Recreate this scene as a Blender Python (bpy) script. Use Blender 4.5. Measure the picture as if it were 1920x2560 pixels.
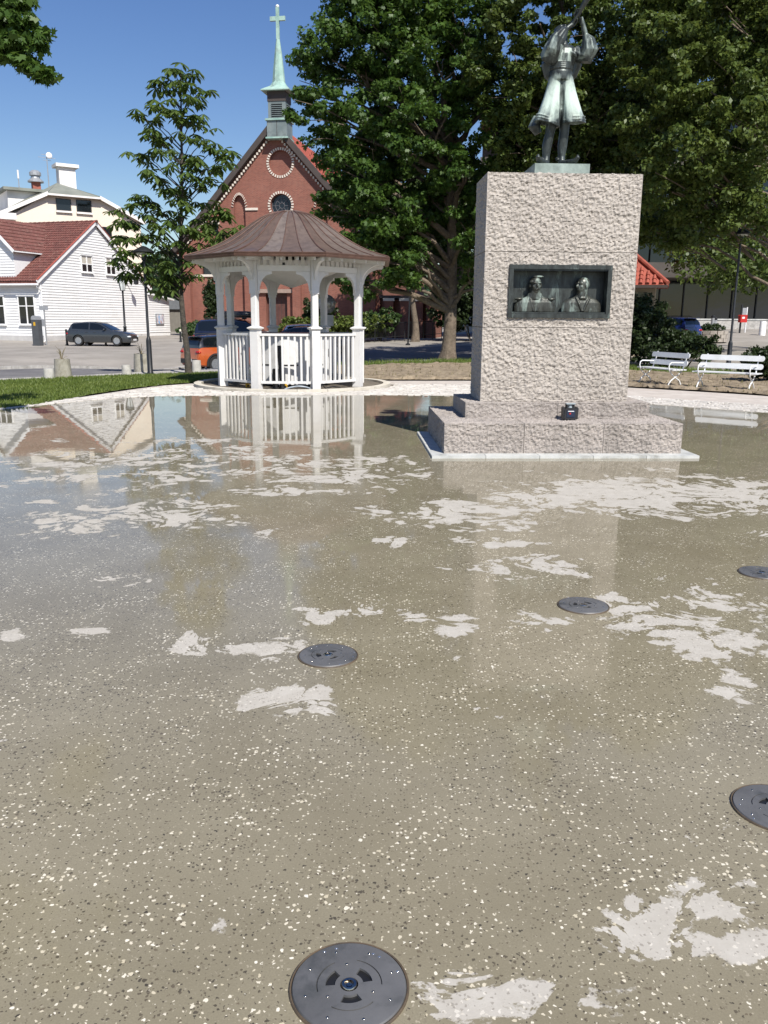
import bpy, bmesh, math, random
import numpy as np
from mathutils import Vector, Matrix
random.seed(7); RNG = np.random.default_rng(7)
for o in list(bpy.data.objects): bpy.data.objects.remove(o)
scene = bpy.context.scene
col = scene.collection
R = math.radians

# ------------------------------------------------------------------ camera
EYE = 1.70; FPX = 2071.0; PITCH = R(13.05); ROLL = R(0.40)
_f = Vector((0, math.cos(PITCH), -math.sin(PITCH)))
_r0 = Vector((1, 0, 0)); _u0 = Vector((0, math.sin(PITCH), math.cos(PITCH)))
_r = _r0*math.cos(ROLL) + _u0*math.sin(ROLL)
_u = -_r0*math.sin(ROLL) + _u0*math.cos(ROLL)
CAM = Vector((0, 0, EYE))
cd = bpy.data.cameras.new('camera'); cam = bpy.data.objects.new('camera', cd); col.objects.link(cam)
cd.sensor_fit = 'VERTICAL'; cd.sensor_height = 36.0; cd.lens = FPX/2560*36.0
cd.clip_start = 0.05; cd.clip_end = 5000
m = Matrix.Identity(4)
for i in range(3): m[i][0] = _r[i]; m[i][1] = _u[i]; m[i][2] = -_f[i]; m[i][3] = CAM[i]
cam.matrix_world = m
scene.camera = cam

# ------------------------------------------------------------------ light
SUN_AZ = R(27)       # to the right of straight behind the camera
SUN_EL = R(48)
sdir = Vector((math.sin(SUN_AZ)*math.cos(SUN_EL), -math.cos(SUN_AZ)*math.cos(SUN_EL), math.sin(SUN_EL)))
sl = bpy.data.lights.new('sun', 'SUN'); sl.energy = 4.8; sl.angle = R(0.53); sl.color = (1.0, 0.955, 0.89)
so = bpy.data.objects.new('sun', sl); col.objects.link(so)
so.rotation_euler = (-sdir).to_track_quat('-Z', 'Y').to_euler(); so.location = (10, -10, 30)
w = bpy.data.worlds.new('World'); scene.world = w; w.use_nodes = True
nt = w.node_tree; nt.nodes.clear()
wo = nt.nodes.new('ShaderNodeOutputWorld'); bg = nt.nodes.new('ShaderNodeBackground')
sky = nt.nodes.new('ShaderNodeTexSky'); sky.sky_type = 'NISHITA'; sky.sun_disc = False
sky.sun_elevation = SUN_EL; sky.sun_rotation = math.atan2(sdir.x, sdir.y)
sky.altitude = 0; sky.air_density = 1.15; sky.dust_density = 0.25; sky.ozone_density = 3.0
bg.inputs[1].default_value = 0.078
# low cumulus all round the horizon
tc = nt.nodes.new('ShaderNodeTexCoord'); mp = nt.nodes.new('ShaderNodeMapping')
mp.inputs['Scale'].default_value = (3.2, 3.2, 7.0); mp.inputs['Location'].default_value = (0.4, 0.1, 0.35)
nz = nt.nodes.new('ShaderNodeTexNoise'); nz.inputs['Scale'].default_value = 1.6; nz.inputs['Detail'].default_value = 7; nz.inputs['Roughness'].default_value = .55
sx = nt.nodes.new('ShaderNodeSeparateXYZ')
rng = nt.nodes.new('ShaderNodeMapRange'); rng.inputs[1].default_value = .05; rng.inputs[2].default_value = .17; rng.inputs[3].default_value = .09; rng.inputs[4].default_value = -.3
ad = nt.nodes.new('ShaderNodeMath'); ad.operation = 'ADD'
cr = nt.nodes.new('ShaderNodeMapRange'); cr.inputs[1].default_value = .52; cr.inputs[2].default_value = .66; cr.interpolation_type = 'SMOOTHSTEP'
mx = nt.nodes.new('ShaderNodeMix'); mx.data_type = 'RGBA'; mx.inputs[7].default_value = (11, 11.2, 11.8, 1)
L = nt.links.new
L(tc.outputs['Generated'], mp.inputs[0]); L(mp.outputs[0], nz.inputs[0]); L(tc.outputs['Generated'], sx.inputs[0])
L(sx.outputs[2], rng.inputs[0]); L(rng.outputs[0], ad.inputs[0]); L(nz.outputs[0], ad.inputs[1]); L(ad.outputs[0], cr.inputs[0])
hs = nt.nodes.new('ShaderNodeHueSaturation'); hs.inputs['Hue'].default_value = .515; hs.inputs['Saturation'].default_value = 1.22; hs.inputs['Value'].default_value = 1.0
L(sky.outputs[0], hs.inputs['Color'])
L(cr.outputs[0], mx.inputs[0]); L(hs.outputs[0], mx.inputs[6]); L(mx.outputs[2], bg.inputs[0]); L(bg.outputs[0], wo.inputs[0])
scene.view_settings.view_transform = 'Standard'; scene.view_settings.look = 'None'
scene.view_settings.gamma = 1; scene.view_settings.use_curve_mapping = False
scene.view_settings.exposure = 0.48

# ------------------------------------------------------------------ photo -> place
def ray(px, py): return _f + _r*((px-960)/FPX) - _u*((py-1280)/FPX)
def G(px, py, z=0.0):                       # where the ray through a photo point meets the height z
    d = ray(px, py); t = (z-EYE)/d.z; return CAM + d*t
def AtY(px, py, Y):                         # ... the distance Y
    d = ray(px, py); return CAM + d*(Y/d.y)
def OnPlane(px, py, p0, az):                # ... the upright plane through p0 running along azimuth az
    n = Vector((math.cos(az), -math.sin(az), 0)); d = ray(px, py)
    t = (Vector(p0)-CAM).dot(n)/d.dot(n); return CAM + d*t
def smooth(t): t = max(0, min(1, t)); return t*t*(3-2*t)
def gz(x, y):                               # lie of the land: a dip in the road behind the pavilion
    return -0.52*math.exp(-((x+9.0)**2/45 + (y-37.5)**2/22)) - 0.06*smooth((y-20)/6)

# ------------------------------------------------------------------ mesh builder
class MB:
    def __init__(s): s.v = []; s.f = []; s.mi = []; s.cur = 0
    def add(s, vs, fs):
        n = len(s.v); s.v += [tuple(v) for v in vs]; s.f += [tuple(i+n for i in f) for f in fs]; s.mi += [s.cur]*len(fs); return s
    def box(s, x0, x1, y0, y1, z0, z1, M=None):
        vs = [Vector(p) for p in ((x0,y0,z0),(x1,y0,z0),(x1,y1,z0),(x0,y1,z0),(x0,y0,z1),(x1,y0,z1),(x1,y1,z1),(x0,y1,z1))]
        if M is not None: vs = [M @ v for v in vs]
        return s.add(vs, [(0,3,2,1),(4,5,6,7),(0,1,5,4),(1,2,6,5),(2,3,7,6),(3,0,4,7)])
    def prism(s, poly, a0, a1, axis='z', M=None):     # poly of 2-D points swept along an axis
        def P(p, a): return Vector((p[0],p[1],a)) if axis=='z' else (Vector((p[0],a,p[1])) if axis=='y' else Vector((a,p[0],p[1])))
        n = len(poly); vs = [P(p,a0) for p in poly]+[P(p,a1) for p in poly]
        if M is not None: vs = [M @ v for v in vs]
        return s.add(vs, [tuple(range(n))[::-1], tuple(range(n,2*n))]+[(i,(i+1)%n,n+(i+1)%n,n+i) for i in range(n)])
    def bar(s, a, b, w, h=None, up=(0,0,1)):          # square bar between two points
        a = Vector(a); b = Vector(b); h = h or w; d = (b-a)
        if d.length < 1e-6: return s
        d.normalize(); u = Vector(up)
        if abs(d.dot(u)) > .98: u = Vector((1,0,0))
        x = d.cross(u).normalized(); y = x.cross(d)
        vs = []
        for p in (a, b):
            for sx_, sy_ in ((-1,-1),(1,-1),(1,1),(-1,1)): vs.append(p + x*(sx_*w/2) + y*(sy_*h/2))
        return s.add(vs, [(0,1,2,3)[::-1],(4,5,6,7),(0,1,5,4),(1,2,6,5),(2,3,7,6),(3,0,4,7)])
    def tube(s, pts, rad, n=8, cap=True, sq=None):    # swept round tube with a radius per point; sq(i,ang) modulates
        pts = [Vector(p) for p in pts]; k = len(pts)
        if not hasattr(rad, '__len__'): rad = [rad]*k
        base = len(s.v); prev = None; vs = []; fs = []
        for i, p in enumerate(pts):
            d = (pts[min(i+1,k-1)] - pts[max(i-1,0)]).normalized()
            if prev is None:
                a = Vector((0,0,1)) if abs(d.z) < .9 else Vector((1,0,0)); x = d.cross(a).normalized()
            else: x = (prev - d*prev.dot(d)).normalized()
            prev = x; y = d.cross(x); r = rad[i]
            rx, ry = r if hasattr(r, '__len__') else (r, r)
            for j in range(n):
                t = 2*math.pi*j/n; q = sq(i,t) if sq else 1
                vs.append(p + x*(math.cos(t)*rx*q) + y*(math.sin(t)*ry*q))
        for i in range(k-1):
            for j in range(n):
                a = i*n+j; b = i*n+(j+1)%n; fs.append((a,b,b+n,a+n))
        if cap: fs.append(tuple(range(n))[::-1]); fs.append(tuple(range((k-1)*n,k*n)))
        return s.add(vs, fs)
    def stack(s, rings, n=24, cap=True, mod=None):    # rings (cx,cy,z,rx,ry) stacked: free-form turned body
        vs = []; fs = []
        for i, (cx,cy,z,rx,ry) in enumerate(rings):
            for j in range(n):
                t = 2*math.pi*j/n; q = mod(i,t) if mod else 1
                vs.append((cx+math.cos(t)*rx*q, cy+math.sin(t)*ry*q, z))
        for i in range(len(rings)-1):
            for j in range(n):
                a = i*n+j; b = i*n+(j+1)%n; fs.append((a,b,b+n,a+n))
        if cap: fs.append(tuple(range(n))[::-1]); fs.append(tuple(range((len(rings)-1)*n,len(rings)*n)))
        return s.add(vs, fs)
    def lathe(s, prof, n=24, c=(0,0,0), M=None):      # profile (r,z) about the z axis
        vs = []; fs = []; k = len(prof)
        for r, z in prof:
            for j in range(n):
                t = 2*math.pi*j/n; p = Vector((c[0]+r*math.cos(t), c[1]+r*math.sin(t), c[2]+z))
                vs.append(M @ p if M is not None else p)
        for i in range(k-1):
            for j in range(n):
                a = i*n+j; b = i*n+(j+1)%n; fs.append((a,b,b+n,a+n))
        if prof[0][0] > 1e-5: fs.append(tuple(range(n))[::-1])
        if prof[-1][0] > 1e-5: fs.append(tuple(range((k-1)*n,k*n)))
        return s.add(vs, fs)
    def ball(s, c, r, n=14, k=9, M=None):
        r = r if hasattr(r,'__len__') else (r,r,r); vs = []; fs = []
        for i in range(k+1):
            a = -math.pi/2+math.pi*i/k
            for j in range(n):
                t = 2*math.pi*j/n; p = Vector((r[0]*math.cos(a)*math.cos(t), r[1]*math.cos(a)*math.sin(t), r[2]*math.sin(a)))
                if M is not None: p = M @ p
                vs.append(p + Vector(c))
        for i in range(k):
            for j in range(n):
                a = i*n+j; b = i*n+(j+1)%n; fs.append((a,b,b+n,a+n))
        return s.add(vs, fs)
    def mesh(s, name, smooth_angle=None, fix=True):
        me = bpy.data.meshes.new(name); me.from_pydata(s.v, [], s.f); me.validate()
        if fix:
            b = bmesh.new(); b.from_mesh(me); bmesh.ops.remove_doubles(b, verts=b.verts, dist=1e-5)
            bmesh.ops.recalc_face_normals(b, faces=b.faces); b.to_mesh(me); b.free()
        if smooth_angle is not None:
            me.polygons.foreach_set('use_smooth', [True]*len(me.polygons))
            if smooth_angle < 179: me.set_sharp_from_angle(angle=R(smooth_angle))
        me.update(); return me
    def build(s, name, mat, parent=None, sm=None, fix=True, loc=None, rz=0):
        return put(name, s.mesh(name, sm, fix), mat, parent, loc, rz)
def put(name, me, mat, parent=None, loc=None, rz=0):
    o = bpy.data.objects.new(name, me); col.objects.link(o)
    if mat is not None and not me.materials: me.materials.append(mat)
    if parent is not None: o.parent = parent
    if loc is not None: o.location = loc
    o.rotation_euler = (0,0,rz)
    return o
def tag(o, label=None, cat=None, group=None, kind=None):
    if label: o['label'] = label
    if cat: o['category'] = cat
    if group: o['group'] = group
    if kind: o['kind'] = kind
    return o
def thing(name, label, cat, loc=(0,0,0), rz=0, group=None):
    o = bpy.data.objects.new(name, None); col.objects.link(o); o.empty_display_size = .1
    o.location = loc; o.rotation_euler = (0,0,rz); return tag(o, label, cat, group)
def copy_tree(o, parent=None):
    c = o.copy(); col.objects.link(c)
    if parent is not None: c.parent = parent
    for ch in list(o.children): copy_tree(ch, c)
    return c
def evaluated(me, mods):                      # bake modifiers into a plain mesh
    o = bpy.data.objects.new('tmp', me); col.objects.link(o)
    for t, kw in mods:
        md = o.modifiers.new(t, t)
        for k_, v_ in kw.items(): setattr(md, k_, v_)
    dg = bpy.context.evaluated_depsgraph_get(); dg.update()
    res = bpy.data.meshes.new_from_object(o.evaluated_get(dg)); bpy.data.objects.remove(o); return res
def cut(me, cutter_me):
    c = bpy.data.objects.new('cutter', cutter_me); col.objects.link(c)
    res = evaluated(me, [('BOOLEAN', dict(operation='DIFFERENCE', object=c, solver='EXACT'))])
    bpy.data.objects.remove(c); return res

# ------------------------------------------------------------------ materials
MATS = {}
def nodes(name):
    mt = bpy.data.materials.new(name); mt.use_nodes = True; t = mt.node_tree; t.nodes.clear()
    o = t.nodes.new('ShaderNodeOutputMaterial'); b = t.nodes.new('ShaderNodeBsdfPrincipled'); t.links.new(b.outputs[0], o.inputs[0])
    return mt, t, b, o
def N(t, kind, **kw):
    n = t.nodes.new('ShaderNode'+kind)
    for k_, v_ in kw.items():
        if k_.startswith('i_'):
            key = k_[2:]; n.inputs[int(key) if key.isdigit() else key.replace('_',' ')].default_value = v_
        else: setattr(n, k_, v_)
    return n
def objvec(t, rand=True):
    tc = N(t,'TexCoord')
    if not rand: return tc.outputs['Object']
    oi = N(t,'ObjectInfo'); ml = N(t,'VectorMath', operation='SCALE'); cx = N(t,'CombineXYZ')
    for i in range(3): t.links.new(oi.outputs['Random'], cx.inputs[i])
    t.links.new(cx.outputs[0], ml.inputs[0]); ml.inputs['Scale'].default_value = 53.0
    a = N(t,'VectorMath', operation='ADD'); t.links.new(tc.outputs['Object'], a.inputs[0]); t.links.new(ml.outputs[0], a.inputs[1])
    return a.outputs[0]
def mixc(t, fac, a, b):
    m_ = N(t,'Mix', data_type='RGBA')
    if hasattr(fac,'node'): t.links.new(fac, m_.inputs[0])
    else: m_.inputs[0].default_value = fac
    for s_, i in ((a,6),(b,7)):
        if hasattr(s_,'node'): t.links.new(s_, m_.inputs[i])
        else: m_.inputs[i].default_value = (*s_[:3],1)
    return m_.outputs[2]
def noise(t, vec, scale, detail=5, rough=.55, dist=0):
    n = N(t,'TexNoise'); n.inputs['Scale'].default_value = scale; n.inputs['Detail'].default_value = detail
    n.inputs['Roughness'].default_value = rough; n.inputs['Distortion'].default_value = dist; t.links.new(vec, n.inputs['Vector']); return n.outputs[0]
def ramp(t, val, a, b, lo=0, hi=1):
    r_ = N(t,'MapRange'); r_.inputs[1].default_value = a; r_.inputs[2].default_value = b; r_.inputs[3].default_value = lo; r_.inputs[4].default_value = hi
    t.links.new(val, r_.inputs[0]); return r_.outputs[0]
def math_(t, op, a, b=None):
    m_ = N(t,'Math', operation=op)
    for i, s_ in enumerate((a,b)):
        if s_ is None: continue
        if hasattr(s_,'node'): t.links.new(s_, m_.inputs[i])
        else: m_.inputs[i].default_value = s_
    return m_.outputs[0]
def bump(t, b, h, strength, dist=.01):
    n = N(t,'Bump'); n.inputs['Strength'].default_value = strength; n.inputs['Distance'].default_value = dist
    t.links.new(h, n.inputs['Height']); t.links.new(n.outputs[0], b.inputs['Normal'])
def M(name, c, rough=.6, c2=None, var=.12, scale=4, metal=0, bmp=0, bscale=60, bdist=.01, dirt=None, dscale=1.3, spec=None, coat=0):
    """plain weathered surface: two tones of one colour by noise, optional stains and fine relief"""
    if name in MATS: return MATS[name]
    mt, t, b, o = nodes(name); v = objvec(t)
    if c2 is None: c2 = tuple(min(1,x*(1+var)) for x in c); c = tuple(x*(1-var) for x in c)
    f = ramp(t, noise(t, v, scale, 6, .6), .32, .68)
    cc = mixc(t, f, c, c2)
    if dirt is not None:
        cc = mixc(t, ramp(t, noise(t, v, dscale, 7, .65, .4), .52, .72, 0, .85), cc, dirt)
    t.links.new(cc, b.inputs['Base Color']); b.inputs['Metallic'].default_value = metal
    t.links.new(ramp(t, noise(t, v, scale*2.3, 4), .3, .7, max(.02,rough-.1), min(1,rough+.1)), b.inputs['Roughness'])
    if spec is not None: b.inputs['Specular IOR Level'].default_value = spec
    if coat: b.inputs['Coat Weight'].default_value = coat; b.inputs['Coat Roughness'].default_value = .04
    if bmp: bump(t, b, noise(t, v, bscale, 5, .6), bmp, bdist)
    MATS[name] = mt; return mt
def glass_mat(name, c=(.012,.015,.018), rough=.03):
    mt, t, b, o = nodes(name); b.inputs['Base Color'].default_value = (*c,1); b.inputs['Roughness'].default_value = rough
    b.inputs['Specular IOR Level'].default_value = .6; bump(t, b, noise(t, objvec(t), 1.2, 2), .12, .02); MATS[name] = mt; return mt
def leaf_mat(name, c, c2, trans=.35, hue=.03):
    mt, t, b, o = nodes(name); tc = N(t,'TexCoord'); g = N(t,'NewGeometry')
    f = math_(t,'ADD', math_(t,'MULTIPLY', g.outputs['Random Per Island'], .6), math_(t,'MULTIPLY', ramp(t, noise(t, tc.outputs['Object'], .7, 3), .3, .7), .4))
    cc = mixc(t, f, c, c2)
    t.links.new(cc, b.inputs['Base Color']); b.inputs['Roughness'].default_value = .48; b.inputs['Specular IOR Level'].default_value = .35
    tr = N(t,'BsdfTranslucent'); hs_ = N(t,'HueSaturation'); hs_.inputs['Value'].default_value = 1.5; hs_.inputs['Hue'].default_value = .485
    t.links.new(cc, hs_.inputs['Color']); t.links.new(hs_.outputs[0], tr.inputs[0])
    mx_ = N(t,'MixShader'); mx_.inputs[0].default_value = trans; t.links.new(b.outputs[0], mx_.inputs[1]); t.links.new(tr.outputs[0], mx_.inputs[2])
    t.links.new(mx_.outputs[0], o.inputs[0]); MATS[name] = mt; return mt

# ================================================================== SETTING: ground, roads, plaza
from mathutils import noise as mn
_gz0 = gz
def gz(x, y):
    return _gz0(x, y) + .35*smooth((y-50)/20) + 1.0*smooth((y-33)/34)*smooth((x-8)/8)
def gpt(x, y, dz=0): return Vector((x, y, gz(x,y)+dz))
mat_dust = M('dusty_asphalt', (.225,.205,.175), .9, c2=(.33,.30,.26), scale=.35, bmp=.35, bscale=35, dirt=(.18,.165,.14), dscale=.5)
mat_road = M('asphalt', (.11,.105,.105), .85, c2=(.175,.165,.16), scale=.6, bmp=.4, bscale=60, dirt=(.20,.19,.18), dscale=.25)
mat_pave = M('pavement_concrete', (.33,.31,.285), .85, c2=(.44,.42,.39), scale=1.5, bmp=.2, dirt=(.22,.2,.18), dscale=1)
mat_gravel = M('fine_gravel', (.43,.38,.33), .95, c2=(.56,.51,.45), scale=2.5, bmp=.6, bscale=90, dirt=(.42,.36,.30), dscale=1.2)
mat_soil = M('dry_soil', (.17,.13,.085), .95, c2=(.33,.265,.18), scale=3, bmp=.9, bscale=30, bdist=.03, dirt=(.12,.09,.055), dscale=1.6)
mat_turf = M('turf', (.075,.11,.024), .9, c2=(.15,.19,.048), scale=1.8, bmp=.7, bscale=45, bdist=.03, dirt=(.16,.145,.06), dscale=.9)
mat_kerb = M('kerb_granite', (.33,.32,.30), .8, c2=(.48,.46,.43), scale=6, bmp=.3, bscale=80, dirt=(.2,.19,.17), dscale=2)
mat_dark_joint = M('dirt_joint', (.07,.06,.05), .95, scale=5)

def axis(a, b, step, outs): return [-q for q in reversed(outs)] + list(np.arange(a, b+1e-6, step)) + outs
xs = sorted(set([-1200,-600,-300,-180,-120,-90,-70] + list(np.arange(-60,61,1.5)) + [70,90,120,180,300,600,1200]))
ys = sorted(set([-300,-100,-40,-15,0,8] + list(np.arange(14,96,1.5)) + [100,115,140,180,260,400,800,1600]))
b = MB(); nx = len(xs)
b.v = [(x, y, gz(x,y)-.035) for y in ys for x in xs]
b.f = [(j*nx+i, j*nx+i+1, (j+1)*nx+i+1, (j+1)*nx+i) for j in range(len(ys)-1) for i in range(nx-1)]
tag(b.build('ground', mat_dust, sm=180, fix=False), kind='structure')

def sample(pl, t):
    pl = [Vector((p[0],p[1],0)) for p in pl]; Ls = [(pl[i+1]-pl[i]).length for i in range(len(pl)-1)]; s = t*sum(Ls)
    for i, l in enumerate(Ls):
        if s <= l or i == len(Ls)-1: return pl[i].lerp(pl[i+1], min(1,max(0,s/l)))
        s -= l
def strip(name, A, B, mat, nu, nv, dz, rough=0, seed=1, noise_s=1.0, edge=0):
    b = MB(); rg = np.random.default_rng(seed)
    for j in range(nv+1):
        for i in range(nu+1):
            t = i/nu; s = j/nv
            p = sample(A,t).lerp(sample(B,t), s)
            if edge and j in (0,nv): p += Vector((rg.normal(0,edge), rg.normal(0,edge), 0))
            b.v.append((p.x, p.y, gz(p.x,p.y)+dz+(rough*(.5+.6*mn.noise(Vector((p.x*2.2,p.y*2.2,seed)))+.45*mn.noise(Vector((p.x*6,p.y*6,seed+4)))+.15*rg.random()) if 0<j<nv else 0)))
    b.f = [(j*(nu+1)+i, j*(nu+1)+i+1, (j+1)*(nu+1)+i+1, (j+1)*(nu+1)+i) for j in range(nv) for i in range(nu)]
    return b.build(name, mat, sm=180, fix=True)

ROAD_NEAR = [(-21,7.5),(-10.9,23.8),(-9.4,25.4),(-7.4,28.6),(-4.5,33.2),(-1,37.0),(6,40),(11,41.5)]
ROAD_FAR = [(-26,6),(-13.5,29.4),(-12.3,31.6),(-10.4,35.5),(-7.6,42.5),(-3,52),(6,58),(11,58.5)]
tag(strip('road', ROAD_NEAR, ROAD_FAR, mat_road, 60, 14, -.008), kind='structure')
PAVE_NEAR = [(-20.4,7.2),(-10.65,23.1),(-9.6,24.7),(-8.2,26.0),(-6.4,27.4),(-3.4,30.6),(-1.2,35.6),(6,39.0),(11,40.3)]
def kerb_line(name, pts, side, n, wdt, h, dz):
    root = bpy.data.objects.new(name, None); col.objects.link(root); root['kind'] = 'structure'
    for i in range(n):
        a = sample(pts, i/n); c = sample(pts, (i+1)/n); d = (c-a).normalized(); q = Vector((-d.y,d.x,0))*side
        a2 = a+d*.012; c2 = c-d*.012; bb = MB(); z = gz((a.x+c.x)/2,(a.y+c.y)/2)+dz
        P = [a2, c2, c2+q*wdt, a2+q*wdt]
        bb.add([(p.x,p.y,gz(p.x,p.y)+dz-.2) for p in P]+[(p.x,p.y,gz(p.x,p.y)+dz+h+.004*math.sin(i*7.)) for p in P], [(0,3,2,1),(4,5,6,7),(0,1,5,4),(1,2,6,5),(2,3,7,6),(3,0,4,7)])
        bb.build('kerbstone', mat_kerb, root)
    return root
tag(strip('pavement', PAVE_NEAR, [(p[0],p[1]) for p in ROAD_NEAR], mat_pave, 50, 3, .035), kind='structure')
kerb_line('near_kerb', ROAD_NEAR[:7], -1, 44, .12, .05, 0)
kerb_line('far_kerb', ROAD_FAR[:6], 1, 40, .16, .12, -.02)

# ---- lawn
LAWN_NEAR = [(-11.0,9.0),(-9.0,12.4),(-7.45,15.5),(-7.0,16.55),(-6.82,17.9),(-6.5,19.9),(-5.95,21.9),(-5.55,22.8),(-4.3,25.2),(-3.0,27.2)]
LAWN_FAR = [(-19.3,7.0),(-14.5,16.0),(-10.6,23.05),(-9.7,24.6),(-8.35,25.9),(-7.4,26.6),(-6.5,27.2),(-5.6,28.0),(-4.4,29.3),(-3.0,30.9)]
lawn = tag(strip('lawn', LAWN_NEAR, LAWN_FAR, mat_turf, 90, 24, .012, rough=.02, edge=.03), kind='structure')
def grass_blades(name, A, B, n, h, mat, seed, dz, label):
    rg = np.random.default_rng(seed); V = []; F = []
    for k in range(n):
        t = rg.random(); s = rg.random(); p = sample(A,t).lerp(sample(B,t), s); z = gz(p.x,p.y)+dz
        a = rg.random()*6.283; wv = .012+.01*rg.random(); hh = h*(.5+rg.random()); lx, ly = rg.normal(0,.35*hh,2)
        i = len(V); V += [(p.x-math.cos(a)*wv,p.y-math.sin(a)*wv,z),(p.x+math.cos(a)*wv,p.y+math.sin(a)*wv,z),(p.x+lx,p.y+ly,z+hh)]; F.append((i,i+1,i+2))
    me = bpy.data.meshes.new(name); me.from_pydata(V,[],F); me.update()
    o = put(name, me, mat); return tag(o, label, 'grass', kind='stuff')
mat_blade = leaf_mat('grass_blade', (.07,.115,.02), (.19,.235,.055), .3)
mat_dryblade = leaf_mat('dry_grass_blade', (.09,.09,.03), (.24,.21,.09), .3)
grass_blades('lawn_grass', LAWN_NEAR[2:], LAWN_FAR[2:], 42000, .06, mat_blade, 3, .015, 'short mown green grass of the lawn beside the road')

# ---- apron of fine gravel round the plaza
PLAZA = [(-7.4,15.5),(-6.8,16.7),(-5.87,18.15),(-5.0,18.75),(-2.4,19.2),(0,19.4),(2.5,19.25),(4.3,18.6),(5.79,17.5),(7.42,16.1),(9.0,13.6),(9.9,10),(9.6,5),(7.5,-1),(5,-3.5),(-5,-3.5),(-8,1),(-9.4,6),(-9.3,11),(-8.4,13.8)]
APR_OUT = [(-9.0,12.3),(-7.4,15.4),(-6.85,18.0),(-5.95,21.95),(-5.4,23.0),(-4.0,25.0),(-2,25.0),(0,25.0),(2.65,25.3),(4.6,24.6),(6.8,22.4),(8.77,20.4),(9.4,19.7),(12,16.6),(14,12)]
APR_IN = [(-9.2,11),(-8.2,13.8),(-6.7,16.4),(-5.7,17.8),(-4.8,18.4),(-2.4,18.9),(0,19.1),(2.4,18.9),(4.2,18.2),(5.6,17.2),(7.2,15.8),(8.7,13.4),(9.6,10)]
tag(strip('gravel_path', APR_IN, APR_OUT, mat_gravel, 80, 16, -.014, rough=.004), kind='structure')

# ---- soil beds and verge
SOIL_N = [(-3.2,25.4),(-1,25.0),(1,25.2),(2.65,25.4),(4.6,24.7),(6.8,22.5),(8.77,20.5),(9.4,19.8),(12,16.7),(14.5,12)]
SOIL_F = [(-3.2,31.0),(-1.4,33.4),(1,34.2),(3.6,34.8),(6.5,33.0),(9.4,29.5),(11.6,27.6),(13,26.4),(17,22),(19,15)]
tag(strip('soil_bed', SOIL_N, SOIL_F, mat_soil, 420, 90, .02, rough=.10, edge=.05, seed=5), kind='structure')
VERGE_F = [(-3.2,31.9),(-1.4,36.0),(1,36.8),(3.85,37.4),(7.5,35.6),(10.4,31.5),(12.3,29.6),(13.6,28.0),(18,23),(20,15)]
tag(strip('grass_verge', SOIL_F, VERGE_F, mat_turf, 80, 6, .05, rough=.05, edge=.05, seed=6), kind='structure')
grass_blades('verge_grass', SOIL_F, VERGE_F, 14000, .12, mat_blade, 8, .06, 'rough grass verge between the soil bed and the shaded road')
grass_blades('soil_weeds', SOIL_N, SOIL_F, 2600, .09, mat_dryblade, 9, .05, 'thin dry weeds sprouting from the bare soil bed')

# ---- plaza of exposed-aggregate concrete, partly under water
mt, t, bs, mo = nodes('wet_terrazzo')
ov = objvec(t, False)
att = N(t,'Attribute', attribute_name='dry')
n1 = noise(t, ov, 1.5, 10, .68, .7); n2 = noise(t, ov, 5.5, 8, .68, .3)
val = math_(t,'ADD', att.outputs['Fac'], math_(t,'ADD', math_(t,'MULTIPLY', math_(t,'SUBTRACT', n1, .5), 2.3), math_(t,'MULTIPLY', math_(t,'SUBTRACT', n2, .5), 1.5)))
n3 = noise(t, ov, 1.9, 6, .6, .9); chan = math_(t,'MULTIPLY', ramp(t, math_(t,'ABSOLUTE', math_(t,'SUBTRACT', n3, .5)), 0, .045, 1, 0), .55)
dry = ramp(t, math_(t,'SUBTRACT', val, chan), .49, .56)
# chips
dv = N(t,'VectorMath', operation='ADD'); nzc = N(t,'TexNoise'); nzc.inputs['Scale'].default_value = 95; t.links.new(ov, nzc.inputs['Vector'])
scv = N(t,'VectorMath', operation='SCALE'); scv.inputs['Scale'].default_value = .017; t.links.new(nzc.outputs['Color'], scv.inputs[0]); t.links.new(ov, dv.inputs[0]); t.links.new(scv.outputs[0], dv.inputs[1])
densw = ramp(t, noise(t, ov, 3.2, 5, .6), .32, .68, .45, 1.25); densd = ramp(t, noise(t, ov, 2.6, 5, .6, .3), .3, .7, 1.3, .6)
def chips(scale, size, lo, metric='EUCLIDEAN', dens=None):
    vo = N(t,'TexVoronoi', distance=metric); vo.inputs['Scale'].default_value = scale; t.links.new(dv.outputs[0], vo.inputs['Vector'])
    sp = N(t,'SeparateColor'); t.links.new(vo.outputs['Color'], sp.inputs[0])
    thr = ramp(t, sp.outputs[0], lo, 1, 0, size)
    if dens is not None: thr = math_(t,'MULTIPLY', thr, dens)
    df = math_(t,'SUBTRACT', thr, vo.outputs['Distance']); return ramp(t, df, 0, .05), sp
cw, spw = chips(64, .46, .40, dens=densw); cdk, spd = chips(88, .50, .40, dens=densd); cs, sps = chips(100, .45, .45)
paste = mixc(t, ramp(t, noise(t, ov, 1.1, 6, .6), .3, .7), (.205,.180,.120), (.275,.245,.170))
paste = mixc(t, ramp(t, noise(t, ov, 170, 3, .7), .35, .75, 0, .5), paste, (.15,.13,.09))
mid = mixc(t, math_(t,'MULTIPLY', cs, .55), paste, mixc(t, sps.outputs[1], (.12,.10,.07), (.45,.40,.30)))
mid = mixc(t, math_(t,'MULTIPLY', cdk, .85), mid, mixc(t, spd.outputs[1], (.03,.027,.023), (.13,.105,.07)))
wetc = mixc(t, cw, mid, mixc(t, spw.outputs[1], (.50,.44,.31), (.74,.69,.57)))
dust = mixc(t, ramp(t, noise(t, ov, 9, 6, .65), .3, .7), (.46,.43,.38), (.585,.555,.50))
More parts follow.
